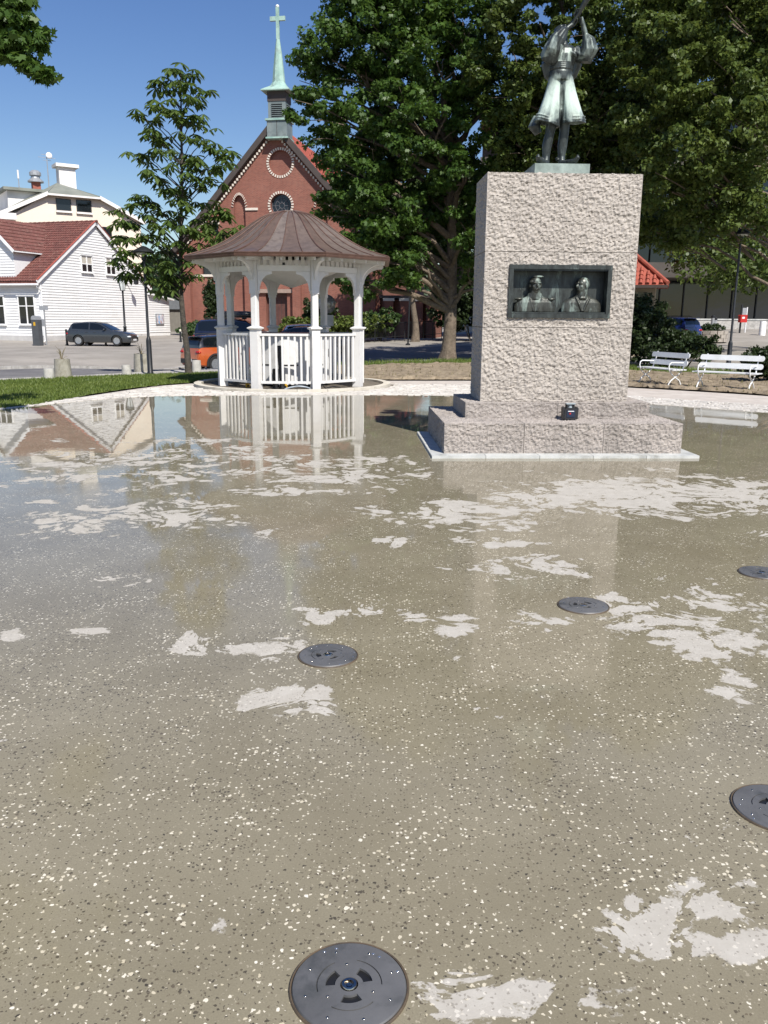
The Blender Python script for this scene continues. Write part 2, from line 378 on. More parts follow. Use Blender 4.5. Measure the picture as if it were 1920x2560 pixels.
dryc = mixc(t, math_(t,'MULTIPLY', cdk, .75), mixc(t, .70, wetc, dust), (.26,.235,.195))
stain = ramp(t, noise(t, ov, .55, 6, .6, .5), .5, .75, 0, .35)
wetc2 = mixc(t, stain, wetc, (.17,.14,.085))
cc = mixc(t, dry, wetc2, dryc); t.links.new(cc, bs.inputs['Base Color'])
wetr = ramp(t, noise(t, ov, .9, 5, .6), .35, .7, .02, .16)
damp = N(t,'Attribute', attribute_name='deep')
wr = N(t,'Mix', data_type='FLOAT'); t.links.new(damp.outputs['Fac'], wr.inputs[0]); t.links.new(wetr, wr.inputs[2]); wr.inputs[3].default_value = .012
rr = N(t,'Mix', data_type='FLOAT'); t.links.new(dry, rr.inputs[0]); t.links.new(wr.outputs[0], rr.inputs[2]); rr.inputs[3].default_value = .72
t.links.new(rr.outputs[0], bs.inputs['Roughness']); bs.inputs['IOR'].default_value = 1.34
hb = math_(t,'ADD', math_(t,'MULTIPLY', noise(t, ov, 2.2, 3, .5), .35), math_(t,'MULTIPLY', math_(t,'MULTIPLY', dry, noise(t, ov, 120, 4, .7)), .5))
bump(t, bs, hb, .10, .02)
MATS['wet_terrazzo'] = mt
def boundary_r(ang, c):
    d = Vector((math.cos(ang), math.sin(ang), 0)); best = 99
    for i in range(len(PLAZA)):
        p = Vector((*PLAZA[i],0))-c; q = Vector((*PLAZA[(i+1)%len(PLAZA)],0))-c; e = q-p
        den = d.x*e.y-d.y*e.x
        if abs(den) < 1e-9: continue
        tt = (p.x*e.y-p.y*e.x)/den; ss = (p.x*d.y-p.y*d.x)/den
        if tt > 0 and -1e-6 <= ss <= 1+1e-6: best = min(best, tt)
    return best
pc = Vector((.6,8.6,0)); NT, NR = 400, 150
P = np.zeros((NR*NT+1,2)); 
for j in range(NT):
    a = 2*math.pi*j/NT; rb = boundary_r(a, pc)
    for i in range(NR): P[i*NT+j] = (pc.x+math.cos(a)*rb*(i+1)/NR, pc.y+math.sin(a)*rb*(i+1)/NR)
P[-1] = (pc.x, pc.y)
# dried-off patches where the photograph shows them (photo points at 1659 px width: x, y, half width, half height, weight)
K = 1920/1659
DRYP = [(300,1010,260,50,.46),(130,1125,150,42,.5),(380,1115,150,32,.55),(700,1018,230,34,.5),(560,980,120,22,.38),(200,1000,130,30,.4),
 (1370,1068,260,38,.8),(1580,1075,120,36,.75),(1010,1115,150,32,.6),(1120,1135,90,14,.5),(1060,1172,130,14,.45),(1150,1230,110,30,.55),
 (1440,1340,230,58,.52),(1250,1300,150,24,.46),(1560,1390,120,36,.55),(990,1350,50,22,.6),(800,1318,70,18,.45),(660,1326,60,18,.5),(500,1322,40,14,.5),
 (430,1388,75,26,.52),(590,1400,60,30,.45),(650,1512,110,32,.62),(1065,1540,60,16,.65),(1600,1500,60,40,.5),(1615,1790,90,52,.56),(1385,2015,90,58,.62),
 (1550,1945,80,28,.6),(1610,2040,70,34,.6),(1040,2155,165,60,.62),(1330,2165,100,50,.55),(250,1255,80,18,.46),(180,1365,50,14,.5),(800,1105,80,12,.45),
 (850,1170,40,12,.5),(905,1335,26,10,.55),(1180,1350,90,22,.5),(20,1365,30,16,.55),(810,1418,30,12,.5),(430,955,120,16,.35),(1650,1160,60,16,.45),(20,1600,25,9,.4),(985,1425,20,6,.5),(620,1060,180,12,.4)]
dryv = np.zeros(len(P))
for (x,y,hw,hh,wt) in DRYP:
    c0 = G(x*K,y*K); ex = G((x+hw)*K,y*K); e0 = G(x*K,(y-hh)*K); e1 = G(x*K,min((y+hh),2600)*K)
    rx = abs(ex.x-c0.x); ry = abs(e0.y-e1.y)/2; cy = (e0.y+e1.y)/2
    # along the sight line
    dx = P[:,0]-c0.x*(P[:,1]/max(c0.y,.1)); dy = P[:,1]-cy
    q = (dx/rx)**2+(dy/ry)**2; dryv = np.maximum(dryv, (wt*1.12+.10)*np.exp(-(q**1.3)*.5))
# ground well behind and beside the view dries in the same scattered way
back = np.clip((1.4-P[:,1])/1.5,0,1)*.25; dryv = np.maximum(dryv, back)
deep = np.exp(-(((P[:,0]+4.5)/5.5)**2+((P[:,1]-14.5)/4.5)**2))*1.4 + np.exp(-(((P[:,0]-7)/3)**2+((P[:,1]-14)/2.2)**2))
deep = np.clip(deep,0,1)
me = bpy.data.meshes.new('plaza')
V = [(p[0],p[1],0) for p in P]; F = [(i*NT+j, i*NT+(j+1)%NT, (i+1)*NT+(j+1)%NT, (i+1)*NT+j)[::-1] for i in range(NR-1) for j in range(NT)]
F += [(NT*NR, j, (j+1)%NT) for j in range(NT)]
me.from_pydata(V,[],F)
for nm, arr in (('dry',dryv),('deep',deep)):
    a_ = me.attributes.new(nm,'FLOAT','POINT'); a_.data.foreach_set('value', arr.astype(np.float32))
bm_ = bmesh.new(); bm_.from_mesh(me); bmesh.ops.recalc_face_normals(bm_, faces=bm_.faces)
if sum(f.normal.z for f in list(bm_.faces)[:50]) < 0: bmesh.ops.reverse_faces(bm_, faces=bm_.faces)
bm_.to_mesh(me); bm_.free()
tag(put('plaza', me, mt), kind='structure')

# ---- band of setts round the plaza edge
mat_sett = M('pale_sett', (.40,.375,.335), .85, c2=(.60,.565,.51), scale=3, bmp=.4, bscale=70, dirt=(.33,.30,.26), dscale=4)
EDGE_IN = [(-8.4,13.8),(-7.4,15.5),(-6.8,16.7),(-5.87,18.15),(-5.0,18.75),(-2.4,19.2),(0,19.4),(2.5,19.25),(4.3,18.6),(5.79,17.5),(7.42,16.1),(9.0,13.6),(9.9,10)]
EDGE_OUT = [(-8.7,13.6),(-7.5,15.6),(-6.95,17.2),(-6.3,19.4),(-5.6,21.6),(-3.2,23.0),(0,23.3),(2.5,22.6),(4.6,20.9),(6.22,19.1),(8.14,17.6),(10.2,14.4),(11.2,10)]
tag(strip('sett_bed', [(p[0]*.998,p[1]*.998) for p in EDGE_IN], EDGE_OUT, M('sett_bed_earth',(.13,.115,.09),.95,c2=(.24,.21,.17),scale=6), 80, 8, -.0085), kind='structure')
band = bpy.data.objects.new('sett_band', None); col.objects.link(band); band['kind'] = 'structure'
GZC = Vector((-2.47,22.55,0)); KERB_R = 2.62
sett_me = []
for k in range(6):
    bm_ = bmesh.new(); bmesh.ops.create_cube(bm_, size=1)
    for v in bm_.verts: v.co = Vector((v.co.x*.14, v.co.y*.092, (v.co.z-.5)*.09)) + Vector((random.uniform(-.012,.012),random.uniform(-.01,.01),random.uniform(-.004,.004)))
    bmesh.ops.bevel(bm_, geom=[e for e in bm_.edges if e.verts[0].co.z > -.02 and e.verts[1].co.z > -.02], offset=.012, segments=1, affect='EDGES')
    me = bpy.data.meshes.new('sett'); bm_.to_mesh(me); bm_.free(); me.materials.append(mat_sett); sett_me.append(me)
pos = []; rows = 26
for r_ in range(rows):
    s = (r_+.5)/rows; L_ = 27.0; n_ = int(L_/.175)
    for i in range(n_):
        tt = (i+(.5 if r_%2 else 0)+random.uniform(-.12,.12))/n_
        if not 0 < tt < 1: continue
        a = sample(EDGE_IN,tt); c = sample(EDGE_OUT,tt); wid = (c-a).length
        nrow = wid/.135
        if r_ >= nrow: continue
        p = a.lerp(c, min(.999,(r_+.5)/nrow))
        if (p-GZC).length < KERB_R+.12: continue
        t2 = sample(EDGE_IN,min(1,tt+.01))-sample(EDGE_IN,max(0,tt-.01)); ang = math.atan2(t2.y,t2.x)
        d_ = p.length
        if abs(p.x)/max(p.y,.1) > .56: d_ += 30
        pos.append((d_, p.x+random.uniform(-.012,.012), p.y+random.uniform(-.012,.012), ang+random.uniform(-.12,.12), random.uniform(.002,.02)))
pos.sort(key=lambda q: q[0])
for q in pos[:300]:
    o = put('sett', random.choice(sett_me), None, band, (q[1],q[2],q[4]), q[3])
b = MB()
for q in pos[300:]:
    me = random.choice(sett_me); Mx = Matrix.Translation((q[1],q[2],q[4])) @ Matrix.Rotation(q[3],4,'Z')
    b.add([Mx @ v.co for v in me.vertices], [tuple(p.vertices) for p in me.polygons])
tag(b.build('setts', mat_sett, band, fix=False), 'pale weathered setts laid in rows round the plaza', kind='stuff')

# ================================================================== MONUMENT
from mathutils import noise as mn
O = G(1109,1140); TH = R(2.5)
UX = Vector((math.cos(TH), math.sin(TH), 0)); VX = Vector((-math.sin(TH), math.cos(TH), 0))
def mono(p): q = Vector(p)-O; return q.dot(UX), q.dot(VX), q.z        # into the monument's own frame
AZ_M = math.pi/2-TH
def granite(name, c, c2, spots):
    mt, t, b, o = nodes(name); v = objvec(t)
    cc = mixc(t, ramp(t, noise(t, v, 1.4, 5, .6), .3, .7), c, c2)
    vo = N(t,'TexVoronoi'); vo.inputs['Scale'].default_value = 85; t.links.new(v, vo.inputs['Vector'])
    sp = N(t,'SeparateColor'); t.links.new(vo.outputs['Color'], sp.inputs[0])
    cc = mixc(t, ramp(t, sp.outputs[0], .72, .76, 0, .22), cc, (.14,.12,.11))
    cc = mixc(t, ramp(t, sp.outputs[1], .75, .8, 0, .2), cc, (.62,.58,.53))
    st = N(t,'Mapping'); st.inputs['Scale'].default_value = (2.2,2.2,.45); t.links.new(v, st.inputs[0])
    cc = mixc(t, ramp(t, noise(t, st.outputs[0], 1.6, 8, .7), .5, .74, 0, spots), cc, (.13,.115,.10))
    t.links.new(cc, b.inputs['Base Color']); b.inputs['Roughness'].default_value = .82
    bump(t, b, noise(t, v, 70, 5, .7), .55, .012); MATS[name] = mt; return mt
mat_gran = granite('pink_grey_granite', (.345,.31,.270), (.44,.398,.348), .42)
mat_gran_step = granite('stained_granite', (.265,.235,.21), (.36,.32,.285), .7)
mat_trim = M('pale_trim_stone', (.42,.43,.41), .6, c2=(.56,.565,.54), scale=4, bmp=.2, dirt=(.2,.2,.18), dscale=3)
mat_bronze_dark = None
def rough_block(w, d, h, amp=.02, res=.016, seed=0, faces='fblrt'):
    """a block with pitched (hammer-dressed) faces: real relief, edges left straight"""
    b = MB(); off = Vector((seed*17.3, seed*5.1, seed*9.7))
    def face(o, a, c, nrm, na, nc):
        vs = []; fs = []
        for j in range(nc+1):
            for i in range(na+1):
                p = o + a*(i/na) + c*(j/nc)
                ea = min(i,na-i)/na*a.length; ec = min(j,nc-j)/nc*c.length
                wgt = smooth(min(ea,ec)/.022)
                q = p*25+off
                dsp = ((mn.voronoi(q*.95)[0][0]-.45)*1.5+mn.noise(q*.6)*.5+mn.noise(q*2.1+Vector((3,1,7)))*.5+mn.noise(q*4.4)*.3 - .15)
                vs.append(p + nrm*(amp*dsp*wgt))
        for j in range(nc):
            for i in range(na):
                k = j*(na+1)+i; fs.append((k,k+1,k+na+2,k+na+1))
        b.add(vs, fs)
    X = Vector((w,0,0)); Y = Vector((0,d,0)); Z = Vector((0,0,h)); Z0 = Vector((0,0,0))
    n_ = lambda l, dense: max(2,int(l/(res if dense else .06)))
    face(Z0, X, Z, Vector((0,-1,0)), n_(w,1), n_(h,1)) if 'f' in faces else face(Z0,X,Z,Vector((0,-1,0)),n_(w,1),n_(h,1))
    face(Z0, Z, Y, Vector((-1,0,0)), n_(h,1), n_(d,1))
    face(X, Y, Z, Vector((1,0,0)), n_(d,1), n_(h,1))
    face(Y, Z, X, Vector((0,1,0)), n_(h,1), n_(w,1))
    face(Z, X, Y, Vector((0,0,1)), n_(w,1), n_(d,1))
    face(Z0, Y, X, Vector((0,0,-1)), n_(d,1), n_(w,1))
    return b
W0 = 3.10; D0 = 2.15; H0 = .42; H1 = .63
mon = thing('monument_pedestal', 'tall rough granite monument pedestal on two steps with a bronze niche', 'monument', O, TH)
# thin pale trim round the foot
u0,v0,_ = mono(G(1079,1156)); e = .17
for i in range(5):
    a = -e+(W0+2*e)*i/5; c = -e+(W0+2*e)*(i+1)/5-.006
    MB().box(a,c,-.20,-.002,-.05,.035).build('trim_slab', mat_trim, mon)
for i in range(4):
    a = 0+D0*i/4
    MB().box(-e,-.002,a+.0,a+D0/4-.006,-.05,.033).build('trim_slab', mat_trim, mon)
    MB().box(W0+.002,W0+e,a+.0,a+D0/4-.006,-.05,.033).build('trim_slab', mat_trim, mon)
for i in range(3):
    wq = W0/3-.006
    rough_block(wq, D0, H0, seed=i+1, amp=.018).build('step_block', mat_gran_step, mon, fix=True).location = (i*W0/3+.003, 0, .0)
uL = mono(G(1161,1044,H0)); uR = mono(G(1622,1046,H0)); x0 = uL[0]; x1 = uR[0]
for i in range(2):
    wq = (x1-x0)/2-.005
    rough_block(wq, 1.32, H1-H0-.002, seed=i+7, amp=.014).build('step_block', mat_gran_step, mon).location = (x0+i*(x1-x0)/2+.0025, .60, H0+.002)
sL = mono(G(1201,1004,H1)); sR = mono(G(1568,1005,H1)); SV = .74; SX0 = sL[0]; SX1 = sR[0]; SW = SX1-SX0; SD = .92
pl0 = O + VX*SV
def onface(px, py): return mono(OnPlane(px, py, pl0, AZ_M))
zt = onface(1414,433)[2]; z1 = onface(1400,819)[2]; z2 = onface(1400,630)[2]
nA = onface(1274,661); nB = onface(1528,796)
nx0, nx1 = nA[0], onface(1531,661)[0]; nz0, nz1 = nB[2], nA[2]
tap = .012
for k, (za, zb) in enumerate(((H1+.004,z1-.004),(z1+.004,z2-.004),(z2+.004,zt))):
    me = rough_block(SW, SD, zb-za, seed=20+k, amp=.019).mesh('shaft_block')
    if k == 1:
        me = cut(me, MB().box(nx0-SX0+.03, nx1-SX0-.03, -.1, .20, nz0-za+.03, nz1-za-.03).mesh('c'))
    o = put('shaft_block', me, mat_gran, mon, (SX0, SV, za))
    if not me.materials: me.materials.append(mat_gran)

# bronze
def bronze(name, dark, mid, green, attr=False, amt=.5):
    mt, t, b, o = nodes(name); v = objvec(t)
    st = N(t,'Mapping'); st.inputs['Scale'].default_value = (1.6,1.6,.5); t.links.new(v, st.inputs[0])
    f = ramp(t, noise(t, st.outputs[0], 9, 8, .68, .3), .34, .66)
    cc = mixc(t, f, dark, mid)
    g = ramp(t, noise(t, st.outputs[0], 5, 8, .7, .5), .62-amt*.35, .80-amt*.25)
    if attr:
        at = N(t,'Attribute', attribute_name='patina'); g = ramp(t, math_(t,'ADD', math_(t,'MULTIPLY', at.outputs['Fac'], .75), math_(t,'MULTIPLY', noise(t, st.outputs[0], 7, 8, .7, .5), .75)), .5, .85)
    cc = mixc(t, g, cc, green); t.links.new(cc, b.inputs['Base Color'])
    t.links.new(ramp(t, g, 0, 1, .42, .8), b.inputs['Roughness']); t.links.new(ramp(t, g, 0, 1, .55, 0), b.inputs['Metallic'])
    bump(t, b, noise(t, v, 60, 4, .6), .25, .006); MATS[name] = mt; return mt
mat_bz = bronze('patinated_bronze', (.035,.035,.03), (.10,.105,.09), (.33,.42,.37), amt=.35)
mat_bz_dark = bronze('dark_bronze', (.03,.032,.03), (.07,.08,.075), (.22,.29,.26), amt=.15)
mat_statue = bronze('statue_bronze', (.03,.034,.032), (.085,.10,.095), (.50,.60,.53), attr=True)
fr = MB(); fw = .055
for (a,c,za,zb) in ((nx0,nx1,nz1-fw,nz1),(nx0,nx1,nz0,nz0+fw),(nx0,nx0+fw,nz0+fw+.001,nz1-fw-.001),(nx1-fw,nx1,nz0+fw+.001,nz1-fw-.001)):
    fr.box(a,c,SV-.03,SV+.05,za,zb); 
for (a,c,za,zb) in ((nx0+fw,nx1-fw,nz1-fw-.02,nz1-fw-.002),(nx0+fw,nx1-fw,nz0+fw+.002,nz0+fw+.022)):
    fr.box(a,c,SV-.012,SV+.05,za,zb)
frame = fr.build('niche_frame', mat_bz_dark, mon); frame['label'] = 'dark green bronze frame of the niche'
MB().box(nx0+.034,nx1-.034,SV+.165,SV+.195,nz0+.034,nz1-.034).build('back_plate', mat_bz_dark, frame)
liner = MB()
liner.box(nx0+.034,nx0+.05,SV+.051,SV+.164,nz0+.034,nz1-.034); liner.box(nx1-.05,nx1-.034,SV+.051,SV+.164,nz0+.034,nz1-.034)
liner.box(nx0+.051,nx1-.051,SV+.051,SV+.164,nz0+.034,nz0+.05); liner.box(nx0+.051,nx1-.051,SV+.051,SV+.164,nz1-.05,nz1-.034)
liner.build('niche_lining', mat_bz_dark, frame)

def organic(mb, voxel, smooth_it=2):
    me = mb.mesh('o', None)
    me = evaluated(me, [('REMESH', dict(mode='VOXEL', voxel_size=voxel, use_smooth_shade=True)), ('SMOOTH', dict(factor=.5, iterations=smooth_it))])
    me.polygons.foreach_set('use_smooth', [True]*len(me.polygons)); return me
def head(mb, c, s, Mr):                                # head of height s at c, looking along -y before Mr
    def B(p, r): mb.ball(Vector(c)+Mr @ (Vector(p)*s), [q*s for q in r], 16, 10, M=Mr)
    B((0,.06,.12),(.33,.40,.38)); B((0,-.06,-.10),(.27,.33,.36)); B((0,-.17,-.34),(.15,.15,.13))
    B((0,-.40,-.03),(.06,.11,.10)); B((0,-.34,.08),(.05,.06,.16)); B((-.13,-.30,.13),(.12,.08,.045)); B((.13,-.30,.13),(.12,.08,.045))
    B((-.33,.02,-.02),(.05,.09,.13)); B((.33,.02,-.02),(.05,.09,.13)); B((0,-.33,-.2),(.12,.07,.03)); B((0,-.32,-.25),(.10,.07,.03))
    B((-.17,-.24,-.08),(.09,.09,.09)); B((.17,-.24,-.08),(.09,.09,.09))
def bust(px, pytop, pybot, yaw, uniform):
    a = onface(px, pybot); tp = onface(px, pytop); H = (tp[2]-nz0-fw-.02)
    hs = H*.50; cx = a[0]; z0 = nz0+fw+.024; mb = MB(); cy = SV+.085
    Mr = Matrix.Rotation(yaw,4,'Z').to_3x3()
    rings = [(cx,cy,z0,H*.60,.06),(cx,cy,z0+H*.12,H*.60,.062),(cx,cy,z0+H*.26,H*.55,.062),(cx,cy+.003,z0+H*.36,H*.44,.055),(cx,cy+.005,z0+H*.42,H*.26,.048),(cx,cy+.005,z0+H*.48,H*.17,.046)]
    mb.stack(rings, 32); mb.tube([(cx,cy+.008,z0+H*.36),(cx,cy,z0+H*.66)],[H*.17,H*.15],16)
    head(mb, (cx,cy-.008,z0+H*.745), hs, Mr)
    if uniform:
        mb.stack([(cx,cy,z0+H*.40,H*.24,.06),(cx,cy,z0+H*.52,H*.20,.055)],20)
        for s_ in (-1,1): mb.ball((cx+s_*H*.47,cy-.005,z0+H*.36),(H*.13,.05,H*.045)); mb.tube([(cx+s_*H*.17,cy-.05,z0+H*.38),(cx+s_*H*.05,cy-.066,z0+H*.02)],.006,8)
        mb.ball((cx-H*.10,cy-.035,z0+H*.84),(H*.10,.03,H*.05)); mb.ball((cx+H*.06,cy-.04,z0+H*.98),(H*.16,.03,H*.03))
    else:
        for s_ in (-1,1): mb.tube([(cx+s_*H*.20,cy-.045,z0+H*.42),(cx+s_*H*.10,cy-.066,z0+H*.22),(cx+s_*H*.02,cy-.068,z0+H*.02)],[.010,.016,.01],8)
        mb.ball((cx-.02,cy-.06,z0+H*.40),(.028,.016,.016)); mb.ball((cx+.015,cy-.06,z0+H*.40),(.028,.016,.016))
    me = organic(mb, .0055, 2); o = put('bust', me, mat_bz, frame); o['label'] = 'green bronze bust of a man in a high-collared uniform' if uniform else 'green bronze bust of a bald man in a bow tie looking sideways'
bust(1339, 690, 777, R(4), True); bust(1457, 692, 777, R(-62), False)

# statue
scx = onface(1411,430)[0]
st = thing('bronze_statue', 'green bronze statue in baggy knee breeches blowing a horn skyward on granite pedestal', 'statue', O+UX*scx+VX*(SV+.46)+Vector((0,0,zt+.012)), TH)
ph = .125
MB().box(-.36,.36,-.34,.34,0,ph).build('plinth', M('verdigris_plinth',(.16,.20,.18),.7,c2=(.33,.40,.36),scale=6,bmp=.2,dirt=(.09,.1,.09),dscale=3), st)
mb = MB()
for sg, an, kn in ((-1,-.165,-.13),(1,.045,.06)):
    mb.tube([(an,.03,.05),(an,.05,.14),(an+.005,.055,.30),(kn,.03,.50),(kn*.7,.01,.80)],[.045,.048,.064,.062,.09],14)
    q = -1 if sg < 0 else 1
    mb.tube([(an-q*.01,.075,.035),(an+q*.03,.0,.04),(an+q*.09,-.09,.042),(an+q*.14,-.16,.055),(an+q*.165,-.195,.095),(an+q*.155,-.18,.13)],[(.05,.04),(.055,.05),(.055,.042),(.042,.032),(.028,.024),(.014,.014)],14)
    mb.tube([(an-.05,.03,.09),(an-.075,.05,.135)],[.03,.014],8)
def bell(hx, hz, wx, tilt):
    rg = []
    for t_ in (0,.12,.28,.45,.62,.78,.9,.97,1.0): rg.append((t_, .098+.066*t_**1.6))
    rings = [(wx+(hx-wx)*a_, -.015*a_, 1.24+(hz-1.24)*a_, r_, r_*.92) for a_, r_ in rg]
    rings += [(hx,-.015,hz+.005,.142,.13),(hx,-.012,hz+.06,.128,.115),(hx*.95,0,hz+.2,.09,.08)]
    n0 = len(mb.v); mb.stack(rings, 40, mod=lambda i,t_: 1+(.03+.014*i)*.40*math.sin(6*t_+hx*9)+.016*math.sin(11*t_+1) if i < 9 else 1)
    for i in range(n0, len(mb.v)):
        x,y,z = mb.v[i]; k_ = smooth((1.24-z)/.6); mb.v[i] = (x,y,z + tilt*(x-hx)*k_ + .10*(y)*k_)
    for zz in (.045,.085):
        ring = [(hx+math.cos(a_)*(.166-zz*.22), -.015+math.sin(a_)*(.153-zz*.22), hz+zz+tilt*math.cos(a_)*.18+.10*math.sin(a_)*.17) for a_ in np.linspace(0,2*math.pi,40)]
        mb.tube(ring,.0085,6,cap=False)
bell(-.185,.585,-.085,-.30); bell(.165,.60,.03,.06)
mb.tube([(-.30,.10,.72),(-.33,.12,.58),(-.27,.12,.48)],[.05,.085,.05],12)
mb.stack([(-.035,0,1.18,.14,.12),(-.035,0,1.22,.148,.125),(-.035,0,1.29,.150,.125),(-.035,0,1.31,.143,.12)],30)
mb.stack([(-.035,0,1.28,.138,.115),(-.025,.0,1.40,.150,.125),(-.01,.0,1.52,.178,.135),(0,.005,1.60,.175,.12),(0,.01,1.66,.10,.08)],30, mod=lambda i,t_: 1+.012*math.sin(14*t_))
for zz in (1.335,1.36,1.385,1.41): mb.tube([(-.035+math.cos(a_)*.150,math.sin(a_)*.126,zz) for a_ in np.linspace(math.pi*1.0,2*math.pi,16)],.006,6)
puff = lambda i,t_: 1+.055*math.sin(8*t_+.25*i)+.025*math.sin(15*t_)
mb.tube([(-.12,.0,1.60),(-.20,-.04,1.50),(-.215,-.10,1.47),(-.19,-.15,1.56),(-.13,-.17,1.70),(-.06,-.155,1.80),(-.025,-.14,1.835)],[.085,.115,.12,.115,.098,.065,.034],40,sq=puff)
mb.tube([(-.03,-.14,1.83),(.02,-.13,1.88),(.055,-.12,1.905)],[.034,.03,.03],12)
mb.tube([(.12,.0,1.60),(.21,-.03,1.52),(.275,-.08,1.50),(.30,-.11,1.58),(.275,-.12,1.70),(.235,-.12,1.765)],[.08,.10,.115,.112,.085,.04],40,sq=puff)
mb.tube([(.235,-.12,1.76),(.195,-.14,1.88),(.15,-.162,1.985)],[.036,.031,.028],12)
mb.tube([(-.155,.05,1.58),(-.20,.06,1.42),(-.165,.06,1.26),(-.13,.05,1.18)],[.06,.082,.066,.03],14,sq=puff)
mb.tube([(.13,.05,1.58),(.17,.06,1.42),(.13,.06,1.28),(.09,.05,1.18)],[.06,.085,.066,.03],14,sq=puff)
mb.tube([(-.14,-.12,1.555),(-.10,-.14,1.53),(-.07,-.135,1.56)],[.015,.022,.012],8); mb.tube([(.06,-.125,1.545),(.10,-.135,1.51),(.13,-.125,1.47)],[.018,.026,.014],8)
mb.tube([(-.01,.02,1.63),(-.02,.03,1.74),(-.03,.02,1.80)],[.065,.058,.06],14)
Mh = (Matrix.Rotation(R(24),4,'Z') @ Matrix.Rotation(R(-48),4,'X')).to_3x3()
head(mb, (-.045,.03,1.855), .225, Mh)
for k in range(26):
    a_ = random.uniform(0,6.28); b_ = random.uniform(.1,1.2); d_ = Vector((math.cos(a_)*math.sin(b_),.55+.3*math.sin(a_)*math.sin(b_),math.cos(b_)*.9)); d_.normalize()
    p = Vector((-.05,.055,1.865))+d_*.085; mb.tube([p, p+d_*.02+Vector((random.uniform(-.03,.03),.01,-.03))],[.022,.008],6)
# hands: four fingers and a thumb on the horn
ha = Vector((.035,-.115,1.865)); hb_ = Vector((.31,-.30,2.42)); hd = (hb_-ha).normalized(); hx_ = hd.cross(Vector((0,1,0))).normalized(); hy_ = hd.cross(hx_)
def grip(cen, sgn, rad_):
    for k in range(4):
        c0 = cen+hd*(k*.021-.032); pts = []
        for a_ in np.linspace(-.2,2.5,6): pts.append(c0+hx_*(math.cos(a_)*rad_*sgn)+hy_*(-math.sin(a_)*rad_))
        mb.tube(pts,[.011,.011,.0105,.010,.009,.008],8)
    pts = [cen+hd*(.03)+hx_*(sgn*rad_), cen+hd*(.045)+hx_*(sgn*rad_*.8)-hy_*(-rad_*.6), cen+hd*.06+hx_*(sgn*rad_*.2)-hy_*(-rad_)]
    mb.tube(pts,[.014,.012,.009],8)
grip(ha+hd*.07,-1,.036); grip(ha+hd*.185,1,.046)
me = organic(mb, .0085, 2)
vv = np.array([v.co[:] for v in me.vertices]); pat = np.clip(1-np.abs(vv[:,2]-.92)/.36,0,1)**.6*.72
pat = np.maximum(pat, np.where((vv[:,2]>1.45)&(np.abs(vv[:,0])>.16), .24, 0)); pat = np.maximum(pat, np.where((vv[:,2]>1.42)&(vv[:,2]<1.6)&(np.abs(vv[:,0]+.02)<.09)&(vv[:,1]<-.09), .42, .06))
pat[np.abs(vv[:,0]+.02)<.035] *= .45
a_ = me.attributes.new('patina','FLOAT','POINT'); a_.data.foreach_set('value', pat.astype(np.float32))
put('figure', me, mat_statue, st, (.0,-.13,ph+.001)).scale = (.98,.98,.87)
hm = MB(); L_ = (hb_-ha).length
hm.tube([ha+hd*(L_*q) for q in (0,.05,.2,.45,.7,.86,.95,1.0,.97,.85)],[.012,.016,.022,.031,.043,.058,.078,.10,.088,.05],20)
o = hm.build('horn', mat_bz_dark, st, sm=60); o.location = (0,-.13,ph); o.scale = (.98,.98,.87)

# rotary laser level on the step
mat_blk = M('black_rubber', (.018,.018,.02), .5, scale=20, bmp=.15)
mat_blue = M('tool_blue', (.012,.022,.05), .4, scale=20)
mat_red = M('signal_red', (.45,.02,.015), .45, scale=20)
mat_glassw = M('clear_cap', (.35,.40,.42), .12, scale=20)
pL = G(1423,1050,H0)
lz = thing('laser_level', 'small black and blue rotating laser level standing on the monument step', 'laser level', (pL.x,pL.y,H0+.012), TH)
b = MB(); b.prism([(-.07,0),(.07,0),(.085,.02),(.085,.12),(.07,.145),(-.07,.145),(-.085,.12),(-.085,.02)],-.06,.06,'y'); b.build('housing', mat_blk, lz)
MB().box(-.055,.055,-.066,-.061,.03,.125).build('face_plate', mat_blue, lz); MB().box(-.02,.0,-.071,-.067,.07,.09).build('button', mat_red, lz)
MB().box(-.04,.04,-.0715,-.067,.106,.116).build('label_strip', M('label_white',(.7,.7,.7),.5), lz)
for s_ in (-1,1): MB().prism([(s_*.085,.0),(s_*.10,.01),(s_*.104,.15),(s_*.085,.165),(s_*.074,.15)],-.05,.05,'y').build('bumper', mat_blk, lz)
MB().box(-.06,.06,-.05,.05,.1455,.152).build('head_base', mat_blk, lz)
for xx in (-.045,.045):
    for yy in (-.035,.035): MB().box(xx-.008,xx+.008,yy-.008,yy+.008,.1522,.20).build('cage_post', mat_blk, lz)
MB().box(-.06,.06,-.05,.05,.2004,.213).build('cage_top', mat_glassw, lz); MB().lathe([(.03,.1525),(.03,.195),(.02,.199)],16).build('rotor', mat_glassw, lz)

# ================================================================== FOUNTAIN NOZZLE COVERS
mat_lid = M('nozzle_steel', (.10,.10,.10), .52, c2=(.145,.145,.145), scale=5, metal=.2, bmp=.06, bscale=40, dirt=(.045,.05,.05), dscale=7)
mat_chrome = M('wet_chrome', (.45,.42,.37), .16, metal=1, scale=12)
mat_slot = M('slot_dark', (.012,.012,.012), .4, scale=10)
def arc_plate(r0,r1,a0,a1,z0,z1,n=12):
    b = MB(); 
    for i in range(n+1):
        a_ = a0+(a1-a0)*i/n
        for r_,z_ in ((r0,z0),(r1,z0),(r1,z1),(r0,z1)): b.v.append((math.cos(a_)*r_,math.sin(a_)*r_,z_))
    for i in range(n):
        k = i*4; b.f += [(k+q, k+(q+1)%4, k+4+(q+1)%4, k+4+q) for q in range(4)]
    b.f += [(0,3,2,1),(n*4,n*4+1,n*4+2,n*4+3)]; b.mi = [0]*len(b.f); return b
